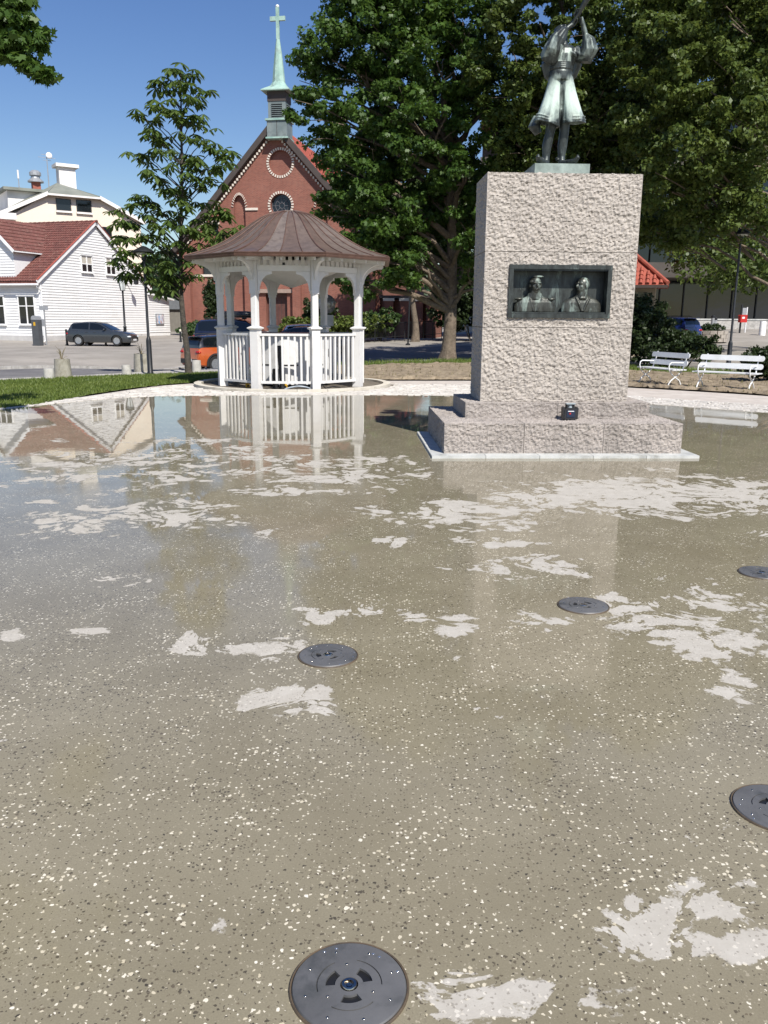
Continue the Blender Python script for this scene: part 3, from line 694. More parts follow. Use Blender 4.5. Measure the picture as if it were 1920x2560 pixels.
def lid_mesh():
    plate = MB().lathe([(.0,-.05),(.146,-.05),(.150,.004),(.147,.0085),(.141,.0095),(0.0,.0095)],72).mesh('cover_plate')
    c = MB()
    for k in range(3):
        a0 = R(30+120*k); 
        s1 = arc_plate(.083,.0865,a0-R(38),a0+R(40),.004,.02,16); c.add(s1.v,s1.f)
        a1 = R(90+120*k+ 60)
        s2 = arc_plate(.037,.062,a1-R(27),a1+R(27),-.02,.02,10); c.add(s2.v,s2.f)
    c.lathe([(.0,-.02),(.024,-.02),(.024,.02),(0,.02)],24)
    return cut(plate, c.mesh('c'))
LID = lid_mesh(); LID.set_sharp_from_angle(angle=R(30))
NOZ = [(873,2468,'black round fountain nozzle cover nearest the camera, cut by bottom edge',R(8)),(820,1640,'black round fountain nozzle cover left of centre, second nearest',R(40)),
       (1458,1515,'black round fountain nozzle cover on the line between camera and pedestal',R(15)),(1904,1433,'farthest fountain nozzle cover, cut by the right edge of view',R(70)),
       (1943,2023,'near fountain nozzle cover half cut off by right edge of view',R(100))]
proto = None
ring_me = MB().lathe([(.150,-.05),(.1565,-.05),(.1575,.004),(.1545,.007),(.1512,.006),(.1505,-.05)],72).mesh('rim',60)
screw_me = MB().lathe([(0,.0096),(.0042,.0096),(.0042,.011),(.0028,.0128),(0,.0128)],10).mesh('screw',60)
boss_me = MB().lathe([(0,-.018),(.022,-.018),(.0225,.006),(.019,.0125),(.0125,.012),(.012,.004),(.008,.003),(.007,.009),(.003,.0105),(0,.0105)],28).mesh('jet',40)
bead_me = MB().ball((0,0,.012),(.005,.004,.003),10,6).mesh('drop',180)
mat_drop = M('water_drop', (.6,.62,.62), .03, scale=3, metal=.9)
mat_rim = M('rusty_rim', (.05,.04,.03), .6, c2=(.12,.085,.05), scale=9, bmp=.3)
for i,(px,py,lb,rot) in enumerate(NOZ):
    p = G(px,py); r_ = thing('fountain_nozzle', lb, 'fountain nozzle', (p.x,p.y,.0), rot, 'fountain nozzle covers set flush in the plaza')
    put('cover_plate', LID, mat_lid, r_); put('rim', ring_me, mat_rim, r_); put('jet', boss_me, mat_chrome, r_)
    d = MB().lathe([(0,.0022),(.092,.0022),(.092,.0012),(0,.0012)],24).build('cavity_floor', mat_slot, r_)
    for k in range(3):
        a_ = R(90+120*k); q = put('screw', screw_me, mat_chrome, r_, (math.cos(a_)*.068,math.sin(a_)*.068,0))
    for k in range(8):
        a_ = R(45*k+12); q = put('screw', screw_me, mat_chrome, r_, (math.cos(a_)*.118,math.sin(a_)*.118,-.0012))
    for k in range(5):
        a_ = random.uniform(0,6.28); rr_ = random.uniform(.12,.143); put('water_drop', bead_me, mat_drop, r_, (math.cos(a_)*rr_,math.sin(a_)*rr_,-.004))

# ================================================================== PAVILION
mat_wht = M('white_paint', (.64,.63,.605), .5, c2=(.70,.69,.67), scale=3, bmp=.08, dirt=(.54,.52,.48), dscale=1.5)
def copper(name, a, b_):
    mt, t, bs, o = nodes(name); v = objvec(t); oi = N(t,'ObjectInfo')
    cc = mixc(t, oi.outputs['Random'], a, b_)
    st = N(t,'Mapping'); st.inputs['Scale'].default_value = (3,3,.8); t.links.new(v, st.inputs[0])
    cc = mixc(t, ramp(t, noise(t, st.outputs[0], 2.2, 8, .65, .3), .45, .7, 0, .6), cc, (.075,.055,.045))
    cc = mixc(t, ramp(t, noise(t, v, 26, 4, .7), .72, .76, 0, .7), cc, (.42,.38,.33))
    t.links.new(cc, bs.inputs['Base Color']); bs.inputs['Metallic'].default_value = .35
    t.links.new(ramp(t, noise(t, v, 4, 5), .3, .7, .34, .55), bs.inputs['Roughness']); bump(t, bs, noise(t, v, 3.5, 3), .18, .03); MATS[name] = mt; return mt
mat_cu = copper('brown_copper', (.155,.105,.080), (.235,.195,.165))
mat_cu_d = M('copper_gutter', (.115,.065,.05), .45, c2=(.17,.10,.075), scale=5, metal=.3, dirt=(.06,.045,.04), dscale=2)
gzb = thing('garden_pavilion', 'white octagonal timber pavilion with brown bell-shaped copper roof', 'pavilion', GZC, R(0.5))
def oc(rad, k, off=22.5): a_ = R(off+45*k); return Vector((rad*math.cos(a_), rad*math.sin(a_), 0))
PR = 1.90
prof = [(.30,1.16),(.44,1.125),(.58,1.085),(.72,1.02),(.84,.955),(1.02,.845),(1.20,.72),(1.36,.61),(1.53,.50),(1.74,.375),(1.95,.27),(2.2,.165),(2.45,.085),(2.75,0)]
EZ = 3.22
for k in range(8):
    for q in range(4):
        f0 = q/4; f1 = (q+1)/4; b = MB(); n_ = len(prof)
        for (r_,z_) in prof:
            A_ = oc(r_,k); B_ = oc(r_,k+1)
            for ff, lift in ((f0,0),(f0+.003,.0),(f1-.003,0),(f1,0)):
                p = A_.lerp(B_,ff); b.v.append((p.x,p.y,EZ+z_+.012*math.sin(math.pi*(ff-f0)*4)*0))
        for i in range(n_-1):
            for j in range(3): c = i*4+j; b.f.append((c,c+1,c+5,c+4))
        b.mi = [0]*len(b.f)
        me = b.mesh('roof_panel', 50); pn = put('roof_panel', me, mat_cu, gzb)
        s = MB(); pts = []
        for (r_,z_) in prof: p = oc(r_,k).lerp(oc(r_,k+1),f0); pts.append((p.x,p.y,EZ+z_+.012))
        s.tube(pts, .011 if q else .018, 6); s.build('seam', mat_cu_d, pn, sm=60)
b = MB(); b.prism([oc(.315,k)[:2] for k in range(8)],EZ+1.155,EZ+1.185); b.build('roof_cap', mat_cu, gzb)
for k in range(8):
    A_ = oc(2.78,k); B_ = oc(2.78,k+1); C_ = oc(2.68,k); D_ = oc(2.68,k+1)
    b = MB()
    pr = [(2.66,EZ-.10),(2.76,EZ-.10),(2.78,EZ-.06),(2.76,EZ-.05),(2.785,EZ-.005),(2.765,EZ+.006),(2.66,EZ-.004)]
    for r_,z_ in pr:
        for p in (oc(r_,k).lerp(oc(r_,k+1),.0015), oc(r_,k).lerp(oc(r_,k+1),.9985)): b.v.append((p.x,p.y,z_))
    n_ = len(pr); b.f = [(2*i,2*i+1,2*((i+1)%n_)+1,2*((i+1)%n_)) for i in range(n_)]+[tuple(range(0,2*n_,2)),tuple(range(1,2*n_,2))[::-1]]; b.mi = [0]*len(b.f)
    b.build('gutter', mat_cu_d, gzb)
    # soffit boards and rafters
    b = MB()
    for r_,z_ in ((1.7,EZ-.03),(2.655,EZ-.075),(2.655,EZ-.055),(1.7,EZ-.01)):
        for p in (oc(r_,k),oc(r_,k+1)): b.v.append((p.x,p.y,z_))
    b.f = [(0,1,3,2),(2,3,5,4),(4,5,7,6),(6,7,1,0)]; b.mi = [0]*4; b.build('soffit', mat_wht, gzb)
    for ff in (.1,.3,.5,.7,.9):
        i_ = oc(1.72,k).lerp(oc(1.72,k+1),ff); o_ = oc(2.6,k).lerp(oc(2.6,k+1),ff)
        MB().bar((i_.x,i_.y,EZ-.085),(o_.x,o_.y,EZ-.125),.05,.08).build('rafter', mat_wht, gzb)
    # ring beam and frieze boards
    a_ = oc(PR,k); c_ = oc(PR,k+1); d_ = (c_-a_).normalized(); L_ = (c_-a_).length
    MB().bar(a_+d_*.085+Vector((0,0,2.90)), c_-d_*.085+Vector((0,0,2.90)), .12,.13).build('ring_beam', mat_wht, gzb)
    for q in range(9):
        p = a_+d_*(.12+(L_-.24)*q/8); MB().bar((p.x,p.y,2.967),(p.x,p.y,3.19),.085,.04,up=d_.cross(Vector((0,0,1)))).build('frieze_board', mat_wht, gzb)
    # post
    b = MB(); ang = R(22.5+45*k); Mp = Matrix.Translation(a_) @ Matrix.Rotation(ang,4,'Z')
    b.box(-.105,.105,-.105,.105,.0,1.44,Mp); b.build('post_base', mat_wht, gzb)
    b = MB()
    for r0_,r1_,za,zb in ((.105,.15,1.441,1.475),(.15,.15,1.4755,1.497),(.15,.085,1.4975,1.53)):
        vs = [Mp @ Vector((sx_*r0_,sy_*r0_,za)) for sx_,sy_ in ((-1,-1),(1,-1),(1,1),(-1,1))]+[Mp @ Vector((sx_*r1_,sy_*r1_,zb)) for sx_,sy_ in ((-1,-1),(1,-1),(1,1),(-1,1))]
        b.add(vs,[(3,2,1,0),(4,5,6,7),(0,1,5,4),(1,2,6,5),(2,3,7,6),(3,0,4,7)])
    b.build('post_collar', mat_wht, gzb, fix=False)
    b = MB(); pl = [(-.08,-.06),(-.06,-.08),(.06,-.08),(.08,-.06),(.08,.06),(.06,.08),(-.06,.08),(-.08,.06)]
    b.prism(pl,1.531,2.30,'z',Mp); b.build('post_shaft', mat_wht, gzb)
    MB().box(-.09,.09,-.09,.09,2.301,3.13,Mp).build('post_head', mat_wht, gzb)
    # curved brackets: outward and along both beams
    def bracket(dirv, l, h, zt_):
        pts = [(0,0),(l,0)]
        for i in range(7):
            tt = i/6*math.pi/2; pts.append((l-.0-(l-.05)*math.sin(tt)*.98-.02*(i>0), -.07-(h-.07)*(1-math.cos(tt)) if i else -.07))
        pts.append((0,-h)); dirv = dirv.normalized(); nn = Vector((-dirv.y,dirv.x,0)); o0 = a_+dirv*.091+Vector((0,0,zt_))
        bb = MB(); vs = []
        for s_ in (-.035,.035):
            for (x_,z_) in pts: vs.append(o0+dirv*x_+Vector((0,0,z_))+nn*s_)
        n2 = len(pts); bb.add(vs,[tuple(range(n2)),tuple(range(n2,2*n2))[::-1]]+[(i,(i+1)%n2,n2+(i+1)%n2,n2+i) for i in range(n2)])
        bb.build('bracket', mat_wht, gzb)
    bracket(a_, .58, .48, 3.115); bracket(c_-a_, .34, .46, 2.83); bracket(oc(PR,k-1)-a_, .34, .46, 2.83)
    # balustrade (one bay at the back is the entrance)
    if k != 1:
        z0_, z1_ = .17, 1.33
        MB().bar(a_+d_*.11+Vector((0,0,z1_)), c_-d_*.11+Vector((0,0,z1_)), .085,.055).build('handrail', mat_wht, gzb)
        MB().bar(a_+d_*.11+Vector((0,0,z0_)), c_-d_*.11+Vector((0,0,z0_)), .07,.06).build('bottom_rail', mat_wht, gzb)
        for q in range(8):
            p = a_+d_*(.11+(L_-.22)*(q+.5)/8)
            MB().bar((p.x,p.y,z0_+.031),(p.x,p.y,z1_-.028),.05,.05,up=d_).build('baluster', mat_wht, gzb)
b = MB(); top = [oc(1.72,k) for k in range(8)]
b.v = [(p.x,p.y,3.10) for p in top]+[(p.x*.55,p.y*.55,2.80) for p in top]+[(0,0,2.50)]
b.f = [(k,(k+1)%8,8+(k+1)%8,8+k) for k in range(8)]+[(8+k,8+(k+1)%8,16) for k in range(8)]+[tuple(range(8))[::-1]]; b.mi = [0]*len(b.f)
b.build('funnel_ceiling', mat_wht, gzb)
MB().box(-.03,.03,-1.80,-1.765,2.975,3.03).build('sensor', mat_blk, gzb)
# ring kerb and pit round it
kerb = thing('ring_kerb', 'low pale stone kerb ringing the foot of the white pavilion', 'kerb', (GZC.x,GZC.y,0))
mat_ringst = M('cream_kerb_stone', (.50,.46,.38), .85, c2=(.64,.60,.51), scale=3, bmp=.3, dirt=(.36,.32,.26), dscale=2)
for k in range(22):
    arc_plate(2.43,2.62,2*math.pi*k/22+.002,2*math.pi*(k+1)/22-.002,-.06,.055,5).build('kerb_block', mat_ringst, kerb)
tag(MB().lathe([(0,-.004),(2.425,-.004),(2.425,-.03),(0,-.03)],48).build('pavilion_floor', M('pit_earth',(.10,.085,.065),.95,c2=(.17,.145,.11),scale=3,bmp=.6,bscale=30), loc=(GZC.x,GZC.y,0)), kind='structure')
# plant cabinet inside
cab = thing('pump_cabinet', 'white octagonal pump cabinet with a dark lid inside the pavilion', 'cabinet', (GZC.x,GZC.y,0), R(12))
mat_cab = M('cabinet_white', (.60,.60,.59), .45, c2=(.68,.68,.67), scale=3, dirt=(.5,.49,.46), dscale=1.2)
for k in range(8):
    a_ = oc(1.06,k); c_ = oc(1.06,k+1); d_ = (c_-a_).normalized(); nrm = Vector((d_.y,-d_.x,0))
    b = MB(); P4 = [a_+d_*.012, c_-d_*.012]; 
    b.add([(p.x+nrm.x*s_,p.y+nrm.y*s_,z_) for z_ in (.05,1.30) for s_ in (0,-.03) for p in P4],[(0,1,5,4),(2,6,7,3),(0,4,6,2),(1,3,7,5),(4,5,7,6),(0,2,3,1)])
    pn = b.build('side_panel', mat_cab, cab)
    if k in (4,5,6):
        hp = a_.lerp(c_,.85)+nrm*.004; MB().bar((hp.x,hp.y,.75),(hp.x,hp.y,.95),.03,.03).build('handle', mat_blk, pn)
        m_ = a_.lerp(c_,.3)+nrm*.003; MB().bar((m_.x-d_.x*.2,m_.y-d_.y*.2,.55),(m_.x+d_.x*.2,m_.y+d_.y*.2,.55),.012,.035).build('vent_slot', mat_slot, pn)
MB().prism([oc(1.16,k)[:2] for k in range(8)],1.302,1.352).build('lid', M('lid_black',(.03,.03,.032),.35,scale=4), cab)
# black pipes standing in front of the balustrade
def pipe(px, py, px2, py2, r_, name, label):
    a_ = G(px,py); tp = AtY(px2,py2,a_.y-.02); b = MB(); n_ = 26
    o = thing(name, label, 'pipe', a_, 0, 'black pipes in front of the pavilion'); tp = tp-a_
    b.tube([tp*(i/n_) for i in range(n_+1)], [r_*(1+.06*(i%2)) for i in range(n_+1)], 14); b.build('pipe_wall', mat_blk, o, sm=40)
    b = MB(); b.tube([tp*.80,tp*.82,tp*.97,tp*1.0],[r_*1.05,r_*1.2,r_*1.15,r_*.7],14); b.build('end_cap', mat_blk, o, sm=50)
    b = MB(); b.tube([(0,0,0),tp*.05],[r_*1.5,r_*1.4],14); b.build('socket', mat_blk, o, sm=50)
pipe(706,971,697,864,.055,'conduit_pipe','tall black capped conduit pipe leaning in front of the pavilion railing')
pipe(688,971,688,922,.062,'conduit_pipe','short black capped conduit pipe before the pavilion railing')
def hose(pts, r_, mat, name, label):
    b = MB(); P_ = [G(x,y,z) for x,y,z in pts]; fine = []
    for i in range(len(P_)-1):
        for q in range(6):
            t_ = q/6; p0 = P_[max(0,i-1)]; p1 = P_[i]; p2 = P_[i+1]; p3 = P_[min(len(P_)-1,i+2)]
            fine.append(.5*((2*p1)+(p2-p0)*t_+(2*p0-5*p1+4*p2-p3)*t_*t_+(3*p1-p0-3*p2+p3)*t_**3))
    fine.append(P_[-1]); b.tube(fine, r_, 8); tag(b.build(name, mat, sm=60), label, 'hose')
hose([(712,973,.03),(730,968,.06),(748,966,.08),(765,968,.06),(776,972,.03)], .022, M('hose_grey',(.30,.34,.38),.4), 'water_hose', 'grey-blue hose curving on the ground under the pavilion railing')
hose([(795,970,.02),(806,964,.1),(815,970,.03),(832,966,.06),(850,968,.02)], .014, mat_blk, 'power_cable', 'tangled black cable lying under the right pavilion railing')
mat_yel = M('safety_yellow',(.62,.36,.02),.5)
for px,py,lb in ((619,968,'small yellow connector under the left pavilion railing'),(713,970,'small yellow connector beside the tall black pipe')):
    p = G(px,py); r_ = thing('cable_connector', lb, 'connector', (p.x,p.y,0), R(20), 'yellow cable connectors under the pavilion railing')
    MB().prism([(-.045,0),(.045,0),(.045,.08),(.03,.10),(-.03,.10),(-.045,.08)],-.05,.05,'y').build('housing', mat_yel, r_)
    MB().box(-.02,.02,-.075,-.051,.02,.06).build('plug', mat_blk, r_)

# ================================================================== BUILDINGS
mat_clap = M('white_clapboard', (.70,.70,.69), .55, c2=(.76,.76,.75), scale=1.2, bmp=.05, dirt=(.65,.64,.61), dscale=.7)
mat_trimw = M('white_trim', (.78,.78,.77), .5, scale=2)
mat_plinth = M('grey_plinth', (.42,.41,.40), .9, c2=(.52,.51,.49), scale=2, bmp=.3, dirt=(.3,.29,.28))
mat_tile_old = M('old_red_tile', (.085,.028,.022), .75, c2=(.155,.052,.040), scale=2.2, bmp=.3, bscale=30, dirt=(.22,.13,.10), dscale=6)
mat_tile_new = M('new_red_tile', (.27,.060,.040), .7, c2=(.37,.095,.06), scale=2, bmp=.2, bscale=30, dirt=(.2,.05,.035), dscale=3)
mat_pane = glass_mat('window_glass')
mat_curtain = M('curtain', (.45,.42,.36), .9, scale=5)
mat_metal_g = M('grey_metal', (.36,.37,.38), .45, metal=.4, scale=4)
mat_black_m = M('black_metal', (.014,.015,.017), .45, scale=10)
def local_of(root_loc, rz):
    Mi = (Matrix.Translation(root_loc) @ Matrix.Rotation(rz,4,'Z')).inverted(); return lambda p: Mi @ Vector(p)
def tiled(name, origin, along, down, tw, tl, mat, parent, amp=.03):
    """roof slope of pantiles: rolls along the eaves, stepped courses down the slope; one relief mesh"""
    A_ = Vector(along); D_ = Vector(down); nrm = A_.cross(D_).normalized()
    if nrm.z < 0: nrm = -nrm
    na = max(1,int(A_.length/tw)); nd = max(1,int(D_.length/tl)); b = MB(); seg = 4
    for j in range(nd):
        rows = []
        for e_, lift in ((0,.0),(1.06,.045)):
            base = len(b.v)
            for i in range(na*seg+1):
                ph_ = (i%seg)/seg; h_ = amp*(math.sin(2*math.pi*ph_)+.4)
                p = Vector(origin)+A_*(i/(na*seg))+D_*((j+e_)/nd)+nrm*(h_+lift)
                b.v.append(tuple(p))
            rows.append(base)
        base = len(b.v)
        for i in range(na*seg+1): b.v.append(tuple(Vector(b.v[rows[1]+i])-nrm*.05))
        for i in range(na*seg):
            b.f.append((rows[0]+i,rows[0]+i+1,rows[1]+i+1,rows[1]+i)); b.f.append((rows[1]+i,rows[1]+i+1,base+i+1,base+i))
    b.mi = [0]*len(b.f); o = b.build(name, mat, parent, fix=False); o['kind'] = 'stuff'
    return o
def window(parent, T, a0, a1, z0, z1, nx, nz, split=None, mat_f=None, sill=True, head_=True, curtain=False, fw=.07, name='window'):
    """T(along, out, z) -> local point; frame, mullions, panes, sill"""
    mat_f = mat_f or mat_trimw; b = MB()
    def bx(x0_,x1_,o0,o1,za,zb,bb):
        vs = [T(*q) for q in ((x0_,o0,za),(x1_,o0,za),(x1_,o1,za),(x0_,o1,za),(x0_,o0,zb),(x1_,o0,zb),(x1_,o1,zb),(x0_,o1,zb))]
        bb.add(vs,[(0,3,2,1),(4,5,6,7),(0,1,5,4),(1,2,6,5),(2,3,7,6),(3,0,4,7)])
    f = fw
    bx(a0-f,a0,.0,.075,z0-f,z1+f,b); bx(a1,a1+f,.0,.075,z0-f,z1+f,b); bx(a0,a1,.0,.075,z1,z1+f,b); bx(a0,a1,.0,.075,z0-f,z0,b)
    wn = b.build(name, mat_f, parent)
    zs = [z0+(z1-z0)*i/nz for i in range(nz+1)] if split is None else [z0,z0+(z1-z0)*split,z1]
    xs_ = [a0+(a1-a0)*i/nx for i in range(nx+1)]
    b = MB(); mw = .045 if nx*nz > 1 else .03
    for x_ in xs_[1:-1]: bx(x_-mw,x_+mw,.02,.065,z0,z1,b)
    for z_ in zs[1:-1]: bx(a0,a1,.02,.058,z_-mw*.7,z_+mw*.7,b)
    if b.v: b.build('mullion', mat_f, wn, fix=False)
    for i in range(len(xs_)-1):
        for j in range(len(zs)-1):
            b = MB(); bx(xs_[i]+.01,xs_[i+1]-.01,.012,.030,zs[j]+.01,zs[j+1]-.01,b); b.build('pane', mat_curtain if (curtain and j==len(zs)-2) else mat_pane, wn)
    if sill: b = MB(); bx(a0-f-.04,a1+f+.04,.001,.13,z0-f-.06,z0-f-.002,b); b.build('sill', mat_f, wn)
    if head_: b = MB(); bx(a0-f-.05,a1+f+.05,.001,.12,z1+f+.002,z1+f+.05,b); b.build('header', mat_f, wn)
    return wn

# ---------------- white clapboard house
C0 = G(111,856); AZG = R(18); rz = math.pi/2-AZG
house = thing('white_house', 'white clapboard house with steep gable and dark red pantiled roof', 'house', C0, rz)
LH = local_of(C0, rz)
def gab(px,py): q = LH(OnPlane(px,py,C0,AZG)); return q.x, q.z
def fac(px,py): q = LH(OnPlane(px,py,C0,AZG-math.pi/2)); return q.y, q.z
ax, azz = gab(235,560); ez = gab(111,700)[1]; GW = 2*ax; slope = (azz-ez)/ax; HL = 17.0
pz = .45
MB().box(.05,GW-.05,.05,HL,-.6,ez-.1).build('wall', mat_clap, house)
b = MB(); b.prism([(.05,ez-.1),(GW-.05,ez-.1),(ax,azz-.12)],.05,HL,'y'); b.build('gable_wall', mat_clap, house)
MB().box(.0,GW,.0,HL,-.8,pz).build('plinth', mat_plinth, house)
def siding(T, lo, hi, z0, z1, name, parent, pitch=.19, clip=None):
    b = MB(); n_ = int((z1-z0)/pitch)
    for i in range(n_):
        za = z0+i*pitch; zb = za+pitch+.012; l_, h_ = (lo,hi) if clip is None else clip(za+pitch*.5)
        if h_-l_ < .1: continue
        vs = [T(l_,.046,za),T(h_,.046,za),T(h_,.008,zb),T(l_,.008,zb),T(l_,-.04,za),T(h_,-.04,za)]
        b.add(vs,[(0,1,2,3),(4,5,1,0)])
    o = b.build(name, mat_clap, parent, fix=False); o['kind'] = 'stuff'; return o
TG = lambda a_,o_,z_: Vector((a_,-o_+.05,z_)); TF = lambda a_,o_,z_: Vector((-o_+.05,a_,z_))
siding(TG,.05,GW-.05,pz,azz,'gable_cladding',house,clip=lambda z_: (.05,GW-.05) if z_ < ez else (ax-(azz-z_)/slope+.02, ax+(azz-z_)/slope-.02))
siding(TF,.05,HL,pz,ez,'front_cladding',house)
oh = .42
for s_ in (-1,1):
    top = Vector((ax,-.13,azz+.14)); bot = Vector((ax+s_*(ax+oh),-.13,azz+.14-slope*(ax+oh)))
    dn = bot-top
    b = MB(); 
    vs = [top,bot,bot+Vector((0,HL+.3,0)),top+Vector((0,HL+.3,0))]; vs += [v-Vector((0,0,.12)) for v in vs]
    b.add(vs,[(0,1,2,3),(7,6,5,4),(0,4,5,1),(1,5,6,2),(2,6,7,3),(3,7,4,0)]); rf = b.build('roof', mat_tile_old, house)
    tiled('pantiles', top+Vector((0,.0,.03)), (0,HL+.25,0), dn, .21,.34, mat_tile_old, rf)
    b = MB(); b.bar(top+Vector((0,-.02,-.06)), bot+Vector((0,-.02,-.06)), .05,.26); b.build('verge_board', mat_trimw, house)
    b = MB(); b.bar(top+Vector((0,-.03,.115)), bot+Vector((0,-.03,.115)), .12,.035); b.build('verge_flashing', M('red_flashing',(.36,.09,.06),.5), house)
b = MB()
for i in range(40): b.tube([(ax,-.3+i*.43,azz+.19),(ax,-.3+i*.43+.43,azz+.17)],[.10,.085],8)
o = b.build('ridge_tiles', mat_tile_old, house, fix=False, sm=60); o['kind'] = 'stuff'
MB().tube([(-oh-.05,-.25,ez-.34),(-oh-.05,HL,ez-.34)],.07,8).build('gutter', mat_trimw, house)
MB().tube([(-oh-.05,-.1,ez-.36),(-oh,-.12,ez-.5),(-.06,-.13,ez-.75),(-.06,-.13,.15),(-.2,-.16,.02)],.05,8).build('downpipe', mat_trimw, house)
MB().box(-.03,.12,-.04,.12,pz,ez-.1).build('corner_board', mat_trimw, house); MB().box(GW-.1,GW+.03,-.035,.1,pz,ez-.1).build('corner_board', mat_trimw, house)
for (xa,ya,xb,yb,cu) in ((202,640,230,680,True),(264,646,288,686,True)):
    a_ = gab(xa,ya); c_ = gab(xb,yb); window(house, lambda a,o,z: TG(a,o+.045,z), a_[0],c_[0],c_[1],a_[1],2,2,curtain=cu)
for (xa,ya,xb,yb) in ((52,742,84,809),(-26,742,8,809)):
    a_ = fac(xb,ya); c_ = fac(xa,yb); window(house, lambda a,o,z: TF(a,o+.045,z), a_[0],c_[0],c_[1],a_[1],2,2,split=.66)
# dormer (cross gable)
dy0 = fac(36,660)[0]; dw = 4.3; dzr = azz-.15; dze = dzr-dw/2*.95
b = MB(); b.prism([(dy0,ez-.6),(dy0+dw,ez-.6),(dy0+dw,dze),(dy0+dw/2,dzr-.1),(dy0,dze)],.02,ax-.2,'x'); dorm = b.build('dormer', mat_clap, house)
siding(lambda a,o,z: Vector((.02-o,a,z)), dy0,dy0+dw,ez-.1,dzr-.1,'dormer_cladding',house,clip=lambda z_: (dy0,dy0+dw) if z_ < dze else (dy0+(z_-dze)/.95, dy0+dw-(z_-dze)/.95))
for s_ in (-1,1):
    tp = Vector((-.3,dy0+dw/2,dzr+.06)); bt = Vector((-.3,dy0+dw/2+s_*(dw/2+.3),dzr+.06-.95*(dw/2+.3)))
    b = MB(); vs = [tp,bt,bt+Vector((ax+.3,0,0)),tp+Vector((ax+.3,0,0))]; vs += [v-Vector((0,0,.1)) for v in vs]
    b.add(vs,[(0,1,2,3),(7,6,5,4),(0,4,5,1),(1,5,6,2),(2,6,7,3),(3,7,4,0)]); b.build('dormer_roof', mat_tile_old, dorm)
    tiled('pantiles', tp+Vector((0,0,.02)), (ax+.2,0,0), bt-tp, .21,.34, mat_tile_old, dorm)
    MB().bar(tp+Vector((-.02,0,-.06)), bt+Vector((-.02,0,-.06)), .05,.2).build('dormer_verge', mat_trimw, dorm)
    MB().bar(bt+Vector((0,0,-.02)), bt+Vector((ax*.55,0,-.02)),.08,.08).build('dormer_gutter', mat_trimw, dorm)
a_ = fac(14,632); window(house, lambda a,o,z: Vector((-.0-o-.015,a,z)), dy0+dw/2-.75,dy0+dw/2+.75,ez+.25,ez+1.55,3,2)
# soffit shade board + lean-to
LX = gab(424,800)[0]
sh_z0 = gab(374,738)[1]; sh_z1 = gab(422,752)[1]
b = MB(); b.prism([(GW+.0,-.3),(LX,-.3),(LX,sh_z1),(GW+.0,sh_z0)],.0,4,'y'); lt = b.build('lean_to', mat_clap, house)
siding(lambda a,o,z: Vector((a,-o,z)), GW,LX,gab(400,842)[1]+.4,sh_z0,'lean_to_cladding',house,clip=lambda z_: (GW+.02, LX-.02) if z_ < sh_z1 else (GW+.02, GW+(sh_z0-z_)/max(.01,(sh_z0-sh_z1))*(LX-GW)))
b = MB(); b.bar((GW-.05,-.2,sh_z0+.12),(LX+.35,-.2,sh_z1+.08),.3,.14); b.build('lean_to_verge', mat_trimw, lt)
b = MB(); vs = [(GW-.05,-.2,sh_z0+.2),(LX+.35,-.2,sh_z1+.16),(LX+.35,4.2,sh_z1+.16),(GW-.05,4.2,sh_z0+.2)]; b.add(vs+[(x_,y_,z_-.06) for x_,y_,z_ in vs],[(0,1,2,3),(7,6,5,4),(0,4,5,1),(1,5,6,2),(2,6,7,3),(3,7,4,0)]); b.build('lean_to_roof', mat_metal_g, lt)
# notice board on the lean-to
na = gab(387,784); nb = gab(408,811)
nbd = thing('notice_board', 'small framed notice board with blue poster on the white lean-to', 'notice board', C0 + (Matrix.Rotation(rz,3,'Z') @ Vector((na[0],-.04,nb[1]))), rz)
wq = nb[0]-na[0]; hq = na[1]-nb[1]
MB().box(0,wq,-.08,0,0,hq).build('case', M('grey_frame',(.22,.23,.24),.5), nbd)
mtp, t, bs_, mo_ = nodes('poster_print'); v_ = objvec(t); vo = N(t,'TexVoronoi'); vo.inputs['Scale'].default_value = 5; t.links.new(v_, vo.inputs['Vector']); sp_ = N(t,'SeparateColor'); t.links.new(vo.outputs['Color'], sp_.inputs[0])
t.links.new(mixc(t, sp_.outputs[0], mixc(t, sp_.outputs[1], (.75,.75,.74), (.12,.32,.62)), mixc(t, sp_.outputs[2], (.7,.7,.68), (.45,.25,.2))), bs_.inputs['Base Color'])
MB().box(.08,wq-.08,-.086,-.081,.08,hq-.08).build('poster', mtp, nbd)
# wall lamp by the gable
wp = gab(316,705); wl = thing('wall_lamp', 'dark bracket lamp on the white gable wall behind the leaves', 'lamp', C0 + (Matrix.Rotation(rz,3,'Z') @ Vector((wp[0],.0,wp[1]))), rz)
MB().bar((0,.0,0),(0,-.9,.25),.05).build('arm', mat_black_m, wl); MB().lathe([(.05,.0),(.22,-.02),(.20,-.35),(.1,-.42)],10,c=(0,-.9,.2)).build('shade', mat_black_m, wl); MB().box(-.08,.08,-.045,.0,-.2,.2).build('wall_plate', mat_black_m, wl)

